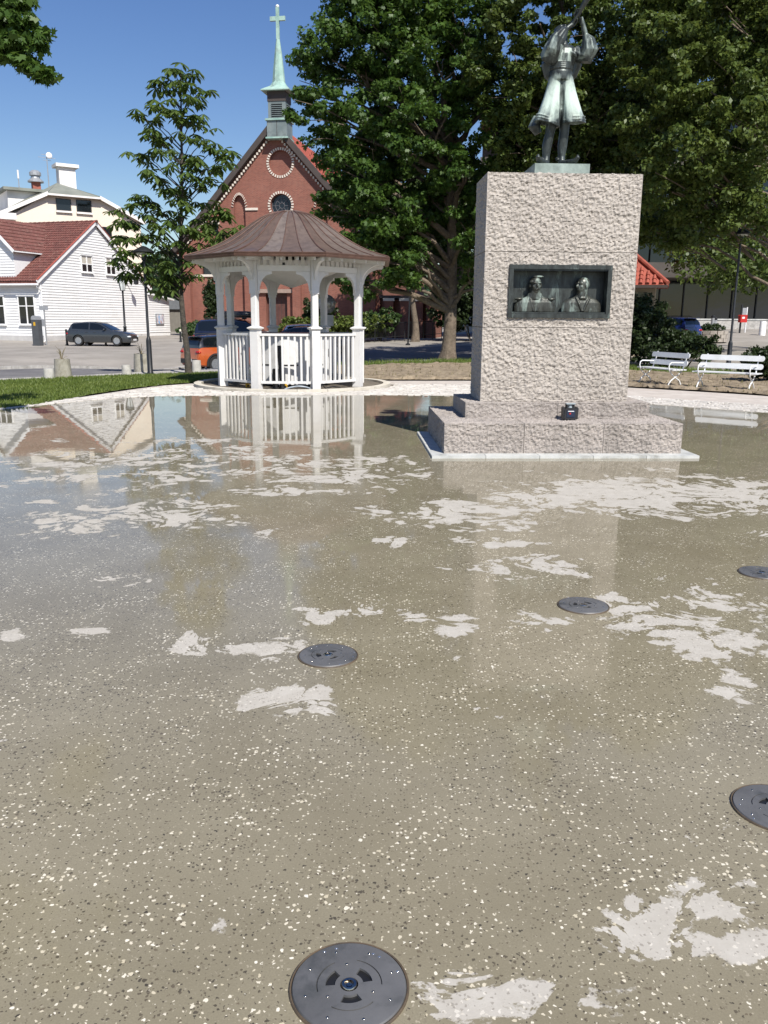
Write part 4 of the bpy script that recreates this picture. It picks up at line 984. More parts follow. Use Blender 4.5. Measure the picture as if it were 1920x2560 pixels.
# ---------------- cream apartment building behind
mat_cream = M('cream_render', (.70,.61,.50), .85, c2=(.77,.69,.57), scale=.5, dirt=(.66,.60,.50), dscale=.4)
mat_creamw = M('white_render', (.74,.71,.67), .85, scale=.5)
mat_roofg = M('grey_green_roof', (.17,.18,.15), .8, c2=(.24,.25,.21), scale=1, bmp=.2)
P0 = AtY(180,600,82); P0.z = 0; AZB = R(56); rzb = math.pi/2-AZB
cb = thing('cream_building', 'tall cream rendered building with half-hipped roof behind the white house', 'building', P0, rzb)
LB = local_of(P0, rzb)
def cg(px,py): q = LB(OnPlane(px,py,P0,AZB)); return q.x, q.z
pts = [cg(x,y) for x,y in ((12,548),(120,484),(122,483),(243,497),(285,514),(351,556))]
poly = [(pts[0][0],-1)]+[pts[0],pts[1],pts[3],pts[4],pts[5]]+[(pts[5][0],-1)]
b = MB(); b.prism(poly,0,15,'y'); b.build('wall', mat_cream, cb)
hip = cg(166,462); eL = cg(118,482); eR = cg(246,493)
zh = (eL[1]+eR[1])/2
b = MB(); apx = Vector((hip[0],3.6,hip[1]+.6)); bl = Vector((eL[0]-.1,-.5,eL[1]-.05)); br = Vector((eR[0]+.1,-.5,eR[1]-.05))
b.add([bl,br,apx,bl-Vector((0,0,.2)),br-Vector((0,0,.2)),apx-Vector((0,0,.2))],[(0,1,2),(5,4,3),(0,3,4,1),(1,4,5,2),(2,5,3,0)]); b.build('half_hip_roof', mat_roofg, cb)
MB().bar(bl+Vector((0,-.05,-.12)),br+Vector((0,-.05,-.12)),.16,.16).build('gutter', mat_creamw, cb)
vL = cg(-6,534); vR = cg(360,557)
for (p_, q_) in ((eL,vL),(eR,vR)):
    b = MB(); a3 = Vector((p_[0],-.4,p_[1]+.05)); c3 = Vector((q_[0],-.4,q_[1]+.05)); top_b = Vector((hip[0],3.6,hip[1]+.6))
    vs = [a3,c3,c3+Vector((0,16,0)),Vector((hip[0],16,hip[1]+.6)),top_b]
    b.add(vs+[v-Vector((0,0,.18)) for v in vs],[(0,1,2,3,4),(9,8,7,6,5),(0,5,6,1),(1,6,7,2),(2,7,8,3),(3,8,9,4),(4,9,5,0)]); b.build('roof', mat_roofg, cb)
    MB().bar(a3+Vector((0,-.04,-.12)),c3+Vector((0,-.04,-.12)),.1,.32).build('verge_board', mat_creamw, cb)
TB = lambda a,o,z: Vector((a,-o,z))
mat_brownf = M('dark_window_frame',(.05,.045,.045),.5)
for (xa,ya,xb,yb) in ((140,497,177,527),(191,500,228,531),(254,568,279,600),(96,557,121,566)):
    a_ = cg(xa,ya); c_ = cg(xb,yb); window(cb, TB, a_[0],c_[0],c_[1] if yb != 566 else c_[1]-1,a_[1],1,1,mat_f=mat_brownf,head_=False,sill=False,fw=.05)
    MB().box(a_[0]-.1,c_[0]+.1,-.2,-.001,c_[1]-.22,c_[1]-.06).build('sill', mat_creamw, cb)
ea = cg(175,420); eb = cg(222,482); el0 = cg(155,424)
lift = MB().box(ea[0],eb[0],4.2,4.2+(ea[0]-el0[0])*1.6,eb[1]-2,ea[1]+.7).build('lift_tower', mat_creamw, cb)
MB().box(ea[0]-.3,eb[0]+.3,3.9,4.5+(ea[0]-el0[0])*1.6,ea[1]+.702,ea[1]+1.0).build('tower_cap', mat_creamw, lift)
ch0 = cg(112,448); ch1 = cg(134,467)
chm = MB().box(ch0[0],ch1[0],5,5+ch1[0]-ch0[0],ch1[1]-1.5,ch0[1]+.4).build('chimney', M('chimney_brick',(.30,.10,.07),.85,scale=3), cb)
b = MB(); cxm = (ch0[0]+ch1[0])/2; cym = 5+(ch1[0]-ch0[0])/2; zc = ch0[1]+.4
b.lathe([(.75,0),(.75,.12),(.45,.35),(.40,.6),(.55,.62),(.55,.9),(.3,1.1),(0,1.15)],12,c=(cxm,cym,zc+.001)); b.build('cowl', mat_metal_g, chm)
lwA = cg(0,487); lwB = cg(120,478)
wing = MB().box(cg(28,500)[0],cg(118,482)[0],1.5,8,cg(28,515)[1]-2,cg(100,484)[1]+.25).build('roof_storey', mat_creamw, cb)
MB().box(cg(16,500)[0],cg(125,482)[0],.9,9,cg(100,484)[1]+.252,cg(100,484)[1]+.5).build('flat_roof', mat_roofg, wing)
MB().box(cg(12,500)[0]-9,cg(12,500)[0]-.005,.3,15,-1,cg(10,548)[1]-.2).build('side_wing', mat_creamw, cb)
MB().box(cg(-10,528)[0]-6,cg(36,538)[0],-.9,-.005,cg(20,536)[1]-.5,cg(20,530)[1]-.15).build('balcony_slab', mat_creamw, cb)
for (px,py0,py1) in ((152,382,462),(75,425,472)):
    a_ = cg(px,py1); c_ = cg(px,py0)
    an = thing('roof_antenna', 'tall thin roof antenna with small dish left of the lift tower' if px==152 else 'short stayed roof antenna at the left of the cream roof', 'antenna', P0+(Matrix.Rotation(rzb,3,'Z') @ Vector((a_[0],4.6,a_[1]-.5))), rzb, 'antennas on the cream building')
    h_ = c_[1]-a_[1]+1.1; MB().tube([(0,0,0),(0,0,h_)],[.06,.035],6).build('mast', mat_metal_g, an)
    if px == 152:
        for zz,l_ in ((.97,.5),(.90,.8),(.84,.4)): MB().bar((-l_,0,h_*zz),(l_,0,h_*zz),.035).build('element', mat_metal_g, an)
        MB().ball((.2,-.15,h_*.95),(.3,.12,.3)).build('dish', M('dish_white',(.7,.7,.7),.4), an)
    else:
        MB().bar((0,0,h_*.45),(1.4,0,0),.03).build('stay', mat_metal_g, an); MB().tube([(0,0,h_*.72),(0,0,h_)],.08,6).build('aerial', mat_creamw, an)

# ---------------- brick church
def brickmat(name, a, c, mortar):
    mt, t, bs, o = nodes(name); tc = N(t,'TexCoord'); sp = N(t,'SeparateXYZ'); t.links.new(tc.outputs['Object'], sp.inputs[0])
    cx = N(t,'CombineXYZ'); t.links.new(math_(t,'ADD', sp.outputs[0], sp.outputs[1]), cx.inputs[0]); t.links.new(sp.outputs[2], cx.inputs[1])
    br = N(t,'TexBrick'); t.links.new(cx.outputs[0], br.inputs['Vector']); br.inputs['Scale'].default_value = 1.0
    br.inputs['Brick Width'].default_value = .25; br.inputs['Row Height'].default_value = .083; br.inputs['Mortar Size'].default_value = .011
    br.inputs['Color1'].default_value = (*a,1); br.inputs['Color2'].default_value = (*c,1); br.inputs['Mortar'].default_value = (*mortar,1)
    f = ramp(t, noise(t, tc.outputs['Object'], .35, 6, .6), .3, .7, 0, .45); cc = mixc(t, f, br.outputs['Color'], tuple(q*.62 for q in a))
    t.links.new(cc, bs.inputs['Base Color']); bs.inputs['Roughness'].default_value = .85
    bump(t, bs, br.outputs['Fac'], -.4, .012); MATS[name] = mt; return mt
mat_brick = brickmat('church_brick', (.20,.055,.036), (.29,.092,.060), (.24,.17,.13))
mat_vouss = M('white_voussoir', (.62,.56,.48), .8, scale=3)
mat_barge = M('dark_barge', (.055,.042,.036), .7, scale=2)
mat_verd = M('verdigris_copper', (.22,.36,.31), .65, c2=(.36,.50,.43), scale=1.2, dirt=(.13,.17,.16), dscale=1.6)
mat_lead = M('grey_copper_cladding', (.13,.165,.165), .55, c2=(.20,.235,.23), scale=1.3, dirt=(.09,.10,.10), dscale=2)
CH0 = AtY(697,820,72); CH0.z = gz(CH0.x,72)-.1; AZC = R(100); rzc = math.pi/2-AZC
church = thing('brick_church', 'red brick church with steep gable, rose window and green copper spire', 'church', CH0, rzc)
LC = local_of(CH0, rzc)
def cw_(px,py): q = LC(OnPlane(px,py,CH0,AZC)); return q.x, q.z
xl, zl = cw_(446,628); apexz = cw_(697,318)[1]; hwid = abs(xl); sl_ = (apexz-zl)/hwid
wall = MB(); wall.prism([(-hwid,-1),(hwid,-1),(hwid,zl),(0,apexz),(-hwid,zl)],0,.9,'y'); wme = wall.mesh('wall')
cut_b = MB()
def circ(px,py,r_,d_): 
    x_,z_ = cw_(px,py); cut_b.prism([(x_+math.cos(a_)*r_, z_+math.sin(a_)*r_) for a_ in np.linspace(0,2*math.pi,33)[:-1]],-.2,d_,'y'); return x_,z_
def arch_poly(x0_,x1_,zb,zs,zt_,n=8):          # pointed arch
    w_ = x1_-x0_; pl = [(x0_,zb),(x1_,zb),(x1_,zs)]
    for i in range(1,n): t_ = i/n; pl.append((x1_-w_/2*(1-math.cos(t_*math.pi/2)), zs+(zt_-zs)*math.sin(t_*math.pi/2)))
    pl.append(((x0_+x1_)/2,zt_))
    for i in range(n-1,0,-1): t_ = i/n; pl.append((x0_+w_/2*(1-math.cos(t_*math.pi/2)), zs+(zt_-zs)*math.sin(t_*math.pi/2)))
    pl.append((x0_,zs)); return pl
c1 = circ(701,407,.96,.28); c2 = circ(702,513,.88,.45)
arches = []
for (xa,xb,yb,ys_,yt) in ((584,613,600,520,488),(532,545,590,562,553),(505,540,688,670,655),(838,872,690,670,655),(790,819,600,520,488)):
    a_ = cw_(xa,ys_); c_ = cw_(xb,ys_); pl = arch_poly(a_[0],c_[0],cw_(xa,yb)[1],a_[1],cw_(xa,yt)[1]); arches.append(pl); cut_b.prism(pl,-.2,.32,'y')
dA = cw_(664,733); dB = cw_(720,860); cut_b.box(dA[0],dB[0],-.2,.6,dB[1]-1,dA[1])
wme = cut(wme, cut_b.mesh('c')); put('front_wall', wme, mat_brick, church)
MB().box(-hwid+.01,hwid-.01,.901,28,-1,zl-.02).build('nave_wall', mat_brick, church)
# glazing, door
rw = MB().prism([(c2[0]+math.cos(a_)*.87, c2[1]+math.sin(a_)*.87) for a_ in np.linspace(0,2*math.pi,33)[:-1]],.36,.42,'y').build('rose_window', mat_pane, church)
b = MB()
for k in range(8): a_ = k*math.pi/4; b.bar((c2[0]+math.cos(a_)*.2,.34,c2[1]+math.sin(a_)*.2),(c2[0]+math.cos(a_)*.86,.34,c2[1]+math.sin(a_)*.86),.04)
for rr_ in (.22,.55,.84): b.tube([(c2[0]+math.cos(a_)*rr_,.34,c2[1]+math.sin(a_)*rr_) for a_ in np.linspace(0,2*math.pi,25)],.025,6,cap=False)
b.build('tracery', M('dark_tracery',(.10,.10,.11),.6), rw, fix=False)
for pl in arches[1:4]:
    MB().prism(pl,.24,.28,'y').build('arched_window', mat_pane, church)
door = MB().box(dA[0],dB[0],.42,.5,-.5,dA[1]-.01).build('door', M('brown_door',(.075,.028,.022),.6,c2=(.11,.045,.033),scale=3), church)
for k in range(1,6): MB().box(dA[0]+(dB[0]-dA[0])*k/6-.012,dA[0]+(dB[0]-dA[0])*k/6+.012,.405,.419,-.4,dA[1]-.05).build('door_board', mat_barge, door)
MB().box(dA[0]-.5,dB[0]+.5,-.22,-.002,dA[1]+.02,dA[1]+.32).build('door_hood', M('door_hood_stone',(.30,.22,.18),.8), church)
# white and red voussoirs
def ring_blocks(cx,cz,r0,r1,n,a0=0,a1=2*math.pi):
    b = MB()
    for k in range(n):
        b0 = a0+(a1-a0)*k/n; b1 = a0+(a1-a0)*(k+.55)/n
        b.prism([(cx+math.cos(q)*r_, cz+math.sin(q)*r_) for r_,q in ((r0,b0),(r1,b0),(r1,b1),(r0,b1))],-.05,.02,'y')
    o = b.build('voussoirs', mat_vouss, church, fix=False); o['kind'] = 'stuff'
ring_blocks(*c1,.97,1.17,34); ring_blocks(*c2,.90,1.10,30)
for pl in arches:
    x0_ = pl[0][0]; x1_ = pl[1][0]; zs_ = pl[2][1]; b = MB(); up = pl[2:-0] if False else pl[2:]
    for i in range(len(up)-1):
        p_ = Vector((up[i][0],0,up[i][1])); q_ = Vector((up[i+1][0],0,up[i+1][1])); m_ = (p_+q_)/2; d_ = (q_-p_)
        c_ = Vector(((x0_+x1_)/2,0,zs_-.1)); n_ = (m_-c_).normalized(); b.bar(m_+n_*.01+Vector((0,-.02,0)), m_+n_*.20+Vector((0,-.02,0)), d_.length*.55 ,.05)
    o = b.build('voussoirs', mat_vouss, church, fix=False); o['kind'] = 'stuff'
for (xa,xb,y_) in ((614,645,522),(488,540,688),(600,618,688),(836,880,688)):
    a_ = cw_(xa,y_); c_ = cw_(xb,y_+1); MB().box(a_[0],c_[0],-.10,-.002,a_[1]-.13,a_[1]+.06).build('string_course', mat_vouss, church)
for px in (625,744,470,930):
    a_ = cw_(px,700); MB().box(a_[0]-.35,a_[0]+.35,-.45,-.003,-1,cw_(px,650)[1]).build('buttress', mat_brick, church)
# barge boards, dentils, roof
for s_ in (-1,1):
    tp = Vector((0,-.35,apexz+.25)); bt = Vector((s_*(hwid+.5),-.35,apexz+.25-sl_*(hwid+.5)))
    MB().bar(tp+Vector((0,.06,0)),bt+Vector((0,.06,0)),.5,.42).build('barge_board', mat_barge, church)
    b = MB(); n_ = 46
    for k in range(n_):
        p = tp.lerp(bt,(k+1)/(n_+1))+Vector((-s_*.30,.22,-.30)); b.box(p.x-.07,p.x+.07,p.y-.06,p.y+.11,p.z-.09,p.z+.09)
    o = b.build('dentils', mat_vouss, church, fix=False); o['kind'] = 'stuff'
    b = MB(); vs = [tp+Vector((0,.3,.1)),bt+Vector((0,.3,.1)),bt+Vector((0,30,.1)),tp+Vector((0,30,.1))]; b.add(vs+[v-Vector((0,0,.2)) for v in vs],[(0,1,2,3),(7,6,5,4),(0,4,5,1),(1,5,6,2),(2,6,7,3),(3,7,4,0)])
    rf = b.build('roof', mat_tile_new, church); tiled('pantiles', tp+Vector((0,.3,.14)), (0,29,0), bt-tp, .30,.42, mat_tile_new, rf)
# left transept with tiled roof
tz = cw_(500,483)[1]*1.16; b = MB(); xw = -hwid-.6
b.prism([(9,-1),(22,-1),(22,tz-6.5),(15.5,tz),(9,tz-6.5)],xw,-1,'x'); tr = b.build('transept', mat_brick, church)
MB().box(xw-.25,-1,8.7,8.99,tz-7,tz-6.6).build('transept_gutter', mat_barge, tr)
tiled('pantiles', (xw-.3,15.5,tz+.15), (hwid-.4,0,0), Vector((0,-6.9,-6.9)), .30,.42, mat_tile_new, tr)
# right aisle with buttresses
ax0 = cw_(952,700)[0]; ax1 = cw_(1087,700)[0]; az1 = cw_(1000,748)[1]
MB().box(ax0,ax1,.3,6,-1,az1).build('aisle_wall', mat_brick, church)
for px in (962,1002,1036,1068): 
    a_ = cw_(px,720)[0]; bt_ = MB().box(a_,a_+.75,-.25,.299,-1,az1-.15).build('buttress', mat_brick, church); MB().box(a_-.08,a_+.83,-.33,.32,az1-.149,az1+.08).build('cap_stone', mat_vouss, bt_)
MB().box(ax0-.1,ax1+.2,-.1,6.1,az1+.081,az1+.3).build('aisle_eave', mat_barge, church)
MB().box(-hwid-.1,hwid+.1,-.12,-.004,-1,cw_(700,828)[1]).build('plinth', mat_plinth, church)
# bell turret and spire
def sec(px0,px1,py): a_ = cw_(px0,py); c_ = cw_(px1,py); return (c_[0]-a_[0])/2, a_[1]
tx = cw_(698,320)[0]; tyc = .16
h0,zb_ = sec(673,722,347); _,zb2 = sec(673,722,306); h1,zc1 = sec(677,720,303); _,zc2 = sec(677,720,236); h2,zd = sec(665,733,233)
tur = MB().box(tx-h0,tx+h0,tyc-h0,tyc+h0,zb_-.0,zb2).build('turret_base', mat_lead, church)
MB().box(tx-h0-.12,tx+h0+.12,tyc-h0-.12,tyc+h0+.12,zb2+.001,zb2+.14).build('turret_ledge', mat_verd, church)
MB().box(tx-h0-.10,tx+h0+.10,tyc-h0-.10,tyc+h0+.10,zb_-.12,zb_-.001).build('turret_flashing', mat_verd, church)
MB().box(tx-.012,tx+.012,tyc-h0-.02,tyc-h0-.001,zb_,zb2).build('turret_seam', mat_barge, tur)
bel = MB().box(tx-h1,tx+h1,tyc-h1,tyc+h1,zb2+.142,zd-.02).build('belfry', mat_lead, church)
la = cw_(684,262); lb_ = cw_(711,300); lw2 = (lb_[0]-la[0])/2
for rot in range(4):
    Mr_ = Matrix.Translation((tx,tyc,0)) @ Matrix.Rotation(rot*math.pi/2,4,'Z')
    MB().box(-lw2,lw2,-h1-.012,-h1-.002,lb_[1],la[1],Mr_).build('louvre_opening', mat_slot, bel)
    for k in range(8):
        z_ = lb_[1]+(la[1]-lb_[1])*(k+.35)/8; MB().box(-lw2,lw2,-h1-.09,-h1-.014,z_,z_+.045,Mr_).build('louvre', mat_lead, bel)
    MB().box(-h1-.03,h1+.03,-h1-.05,-h1-.03,zd-.75,zd-.021,Mr_).build('belfry_band', mat_barge, bel)
spr = [(h2*1.04,zd-.02),(h2*1.04,zd+.06)]
for px0,px1,py in ((680,722,217),(687,716,206),(690,713.5,170),(694,710,130),(698.5,706.5,96)): hh_, z_ = sec(px0,px1,py); spr.append((hh_,z_))
b = MB(); n4 = lambda r_,z_: [(tx+sx_*r_,tyc+sy_*r_,z_) for sx_,sy_ in ((-1,-1),(1,-1),(1,1),(-1,1))]
oct_ = lambda r_,z_: [(tx+math.cos(R(22.5+45*k))*r_*1.05,tyc+math.sin(R(22.5+45*k))*r_*1.05,z_) for k in range(8)]
for i,(r_,z_) in enumerate(spr):
    if i < 3: b.v += [(tx+x_*r_,tyc+y_*r_,z_) for x_,y_ in ((-1,-.45),(-.45,-1),(.45,-1),(1,-.45),(1,.45),(.45,1),(-.45,1),(-1,.45))] if i == 2 else [(tx+x_*r_,tyc+y_*r_,z_) for x_,y_ in ((-1,-.99),(-.99,-1),(.99,-1),(1,-.99),(1,.99),(.99,1),(-.99,1),(-1,.99))]
    else: b.v += [(tx+x_*r_,tyc+y_*r_,z_) for x_,y_ in ((-1,-.414),(-.414,-1),(.414,-1),(1,-.414),(1,.414),(.414,1),(-.414,1),(-1,.414))]
n_ = len(spr); b.f = [(i*8+k,i*8+(k+1)%8,(i+1)*8+(k+1)%8,(i+1)*8+k) for i in range(n_-1) for k in range(8)]+[tuple(range(8))[::-1],tuple(range((n_-1)*8,n_*8))]; b.mi = [0]*len(b.f)
spire = b.build('spire', mat_verd, church)
ztop = cw_(702,16)[1]; zs0 = spr[-1][1]; za = cw_(702,50)[1]; zb3 = cw_(702,39)[1]; hx0 = (cw_(721,45)[0]-cw_(683.5,45)[0])/2; hwx = spr[-1][0]
MB().box(tx-hwx*.9,tx+hwx*.9,tyc-hwx*.9,tyc+hwx*.9,zs0-.01,ztop).build('cross_shaft', mat_verd, spire)
MB().box(tx-hx0,tx+hx0,tyc-hwx*.8,tyc+hwx*.8,za,zb3).build('cross_arm', mat_verd, spire)
MB().ball((tx,tyc,ztop+.06),.15).build('cross_tip', M('pale_finial',(.6,.62,.58),.4), spire)

# ---------------- tiled kiosk behind the pedestal
KC = AtY(1640,712,42); kz = gz(KC.x,42)
hut = thing('tiled_kiosk', 'small yellowish kiosk with orange-red tiled hip roof behind the pedestal', 'kiosk', (KC.x,42,kz), R(-18))
kh = KC.z-kz; kw = 4.6; kd = 4.2
mat_kw = M('ochre_wall', (.34,.29,.20), .85, scale=1.5)
MB().box(-kw,-.0,0,kd,-.3,kh).build('wall', mat_kw, hut)
MB().box(-1.35,-.35,-.03,-.001,.9,kh-.35).build('window', mat_pane, hut); MB().box(-.85-.03,-.85+.03,-.05,-.031,.9,kh-.35).build('mullion', mat_kw, hut)
ko = .55; rzk = kh+2.0; A3 = [Vector((-kw-ko,-ko,kh-.02)),Vector((ko,-ko,kh-.02)),Vector((ko,kd+ko,kh-.02)),Vector((-kw-ko,kd+ko,kh-.02))]; ap_ = [Vector((-kw*.5-.3,kd/2,rzk+.2)),Vector((-kw*.5+.3,kd/2,rzk+.2))]
b = MB(); b.add(A3+ap_,[(0,1,5,4),(1,2,5),(2,3,4,5),(3,0,4),(3,2,1,0)]); rf = b.build('roof', mat_tile_new, hut)
b = MB()
def tri_tiles(p, q, top, mat):                       # barrel tiles running down a hip face
    n_ = 18; 
    for k in range(n_+1):
        t_ = k/n_; e0 = p.lerp(q,t_); tt = 1-abs(t_-.5)*2 if isinstance(top,Vector) else 1
        apx_ = top if isinstance(top,Vector) else None
        up_ = (apx_-(p+q)/2)*tt
        if up_.length < .05: continue
        for c in range(max(1,int(up_.length/.32))):
            m0 = c*.32/up_.length; m1 = min(1,m0+.36/up_.length); b.tube([e0+up_*m0+Vector((0,0,.05)), e0+up_*m1+Vector((0,0,.025))],[.10,.075],6)
tri_tiles(A3[0],A3[1],(ap_[0]+ap_[1])/2,None); tri_tiles(A3[1],A3[2],ap_[1],None)
o = b.build('barrel_tiles', mat_tile_new, rf, fix=False, sm=60); o['kind'] = 'stuff'
for q in (1,2,0): b = MB(); e_ = ap_[1] if q else ap_[0]; b.tube([A3[q]+Vector((0,0,.08)), e_+Vector((0,0,.1))],.11,8); b.build('hip_ridge', mat_tile_new, rf)
MB().box(-kw-ko,ko,-ko-.04,-ko+.1,kh-.16,kh-.03).build('eave_board', mat_barge, hut)

# ---------------- dark glazed building at the right
MBz = Vector((17.5,78,gz(17.5,78)-.2)); rzm = R(-6)
mat_conc = M('shade_brown_concrete', (.06,.05,.042), .85, c2=(.09,.078,.066), scale=.8)  # brown concrete with the shade on the building put into its colour
mat_dglass = glass_mat('dark_facade_glass', (.008,.011,.012), .06)
off = thing('glazed_office', 'dark glass and shade-darkened brown concrete office block behind the trees at right', 'building', MBz, rzm)
MB().box(-9,26,0,16,-1,17).build('core', mat_conc, off)
for fl in range(4):
    MB().box(-9.2,26.2,-6.2 if fl==0 else -5.6,-.002 if fl==0 else -.4,4.2+fl*4.2,5.4+fl*4.2).build('shade_spandrel', mat_conc, off)  # upper storeys pushed forward, an overhang added to shade the ground floor
    for k in range(11):
        x_ = 3+k*2.1; MB().box(x_+.06,x_+2.0,-.2 if fl==0 else -5.3,-.05 if fl==0 else -5.1,(5.42 if fl else .0)+(fl-1)*4.2*(fl>0),(4.18 if fl==0 else 4.18+fl*4.2)).build('glass_panel', mat_dglass, off)
for k in range(5): MB().box(-8.6+k*2.4,-7.4+k*2.4,-.35,-.002,-1,4.19).build('pier', mat_conc, off)
for k in range(12): MB().box(2.96+k*2.1,3.05+k*2.1,-.35,-.21,0,4.19).build('glazing_bar', mat_black_m, off)

# ---------------- dark timber shed and wooded hill at the far left
p = AtY(431,790,95); sh = thing('timber_shed', 'small dark timber shed seen between the lean-to and the church', 'shed', (p.x,95,gz(p.x,95)), R(15))
MB().box(-2.2,2.2,0,4,-.3,2.4).build('wall', M('weathered_boards',(.16,.15,.13),.9,scale=3), sh)
b = MB(); b.prism([(-2.5,2.41),(2.5,2.41),(2.5,2.6),(0,3.6),(-2.5,2.6)],-.3,4.3,'y'); b.build('roof', M('slate_grey',(.12,.13,.14),.7), sh)
for k in range(11): MB().box(-2.15+k*.4,-1.79+k*.4,-.025,-.002,-.3,2.35).build('board', M('weathered_boards',(.16,.15,.13),.9,scale=3), sh)

# ================================================================== VEHICLES
mat_tyre = M('tyre', (.015,.015,.015), .8, scale=20); mat_alloy = M('alloy', (.45,.46,.47), .3, metal=.8, scale=12)
mat_carglass = glass_mat('car_glass', (.006,.008,.010), .02); mat_plastic = M('black_plastic', (.02,.02,.021), .55, scale=15)
mat_headl = M('headlamp', (.55,.58,.60), .08, scale=8); mat_tail = M('tail_lamp', (.35,.012,.012), .15, scale=8)
mat_plate = M('number_plate', (.72,.72,.72), .5); mat_inner = M('wheel_well', (.006,.006,.006), .9)
def paint(name, c): return M(name, c, .32, var=.04, scale=2, metal=.25, coat=1)
def interp(tab, x): return float(np.interp(x, [t_[0] for t_ in tab], [t_[1] for t_ in tab]))
_wheel = {}
def wheel_parts(root, x, y, r, wd, side):
    key = (round(r,3),side)
    if key not in _wheel:
        Mx = Matrix.Rotation(side*math.pi/2,4,'X')           # axle along y, outside face towards +z before turning
        ty = MB().lathe([(r*.64,-wd/2),(r*.93,-wd/2),(r,-wd/2+.03),(r,wd/2-.03),(r*.94,wd/2),(r*.66,wd/2-.01),(r*.66,wd/2-.05)],28,M=Mx).mesh('tyre',40)
        rm = MB(); rm.lathe([(0,-.02),(r*.62,-.02),(r*.66,.06),(r*.68,wd/2-.02),(r*.63,wd/2-.015),(r*.60,.03),(r*.14,.035),(r*.12,.06),(0,.06)],28,M=Mx); dark = rm.mesh('rim',40)
        sp = MB()
        for k in range(5):
            a_ = k*2*math.pi/5
            for da in (-.16,.16):
                p0 = Vector((math.cos(a_)*r*.10,math.sin(a_)*r*.10,.07)); p1 = Vector((math.cos(a_+da)*r*.64,math.sin(a_+da)*r*.64,wd/2-.028)); sp.bar(Mx @ p0, Mx @ p1, r*.12, .03, up=(0,1,0))
        sp.lathe([(0,.06),(r*.17,.06),(r*.16,.085),(0,.09)],16,M=Mx); sp.lathe([(r*.60,wd/2-.05),(r*.67,wd/2-.04),(r*.67,wd/2-.012),(r*.61,wd/2-.016)],28,M=Mx)
        _wheel[key] = (ty, dark, sp.mesh('spokes'))
    ty, dark, sp = _wheel[key]
    w_ = put('wheel', ty, mat_tyre, root, (x,y,r)); put('rim', dark, mat_plastic, w_); put('spokes', sp, mat_alloy, w_)
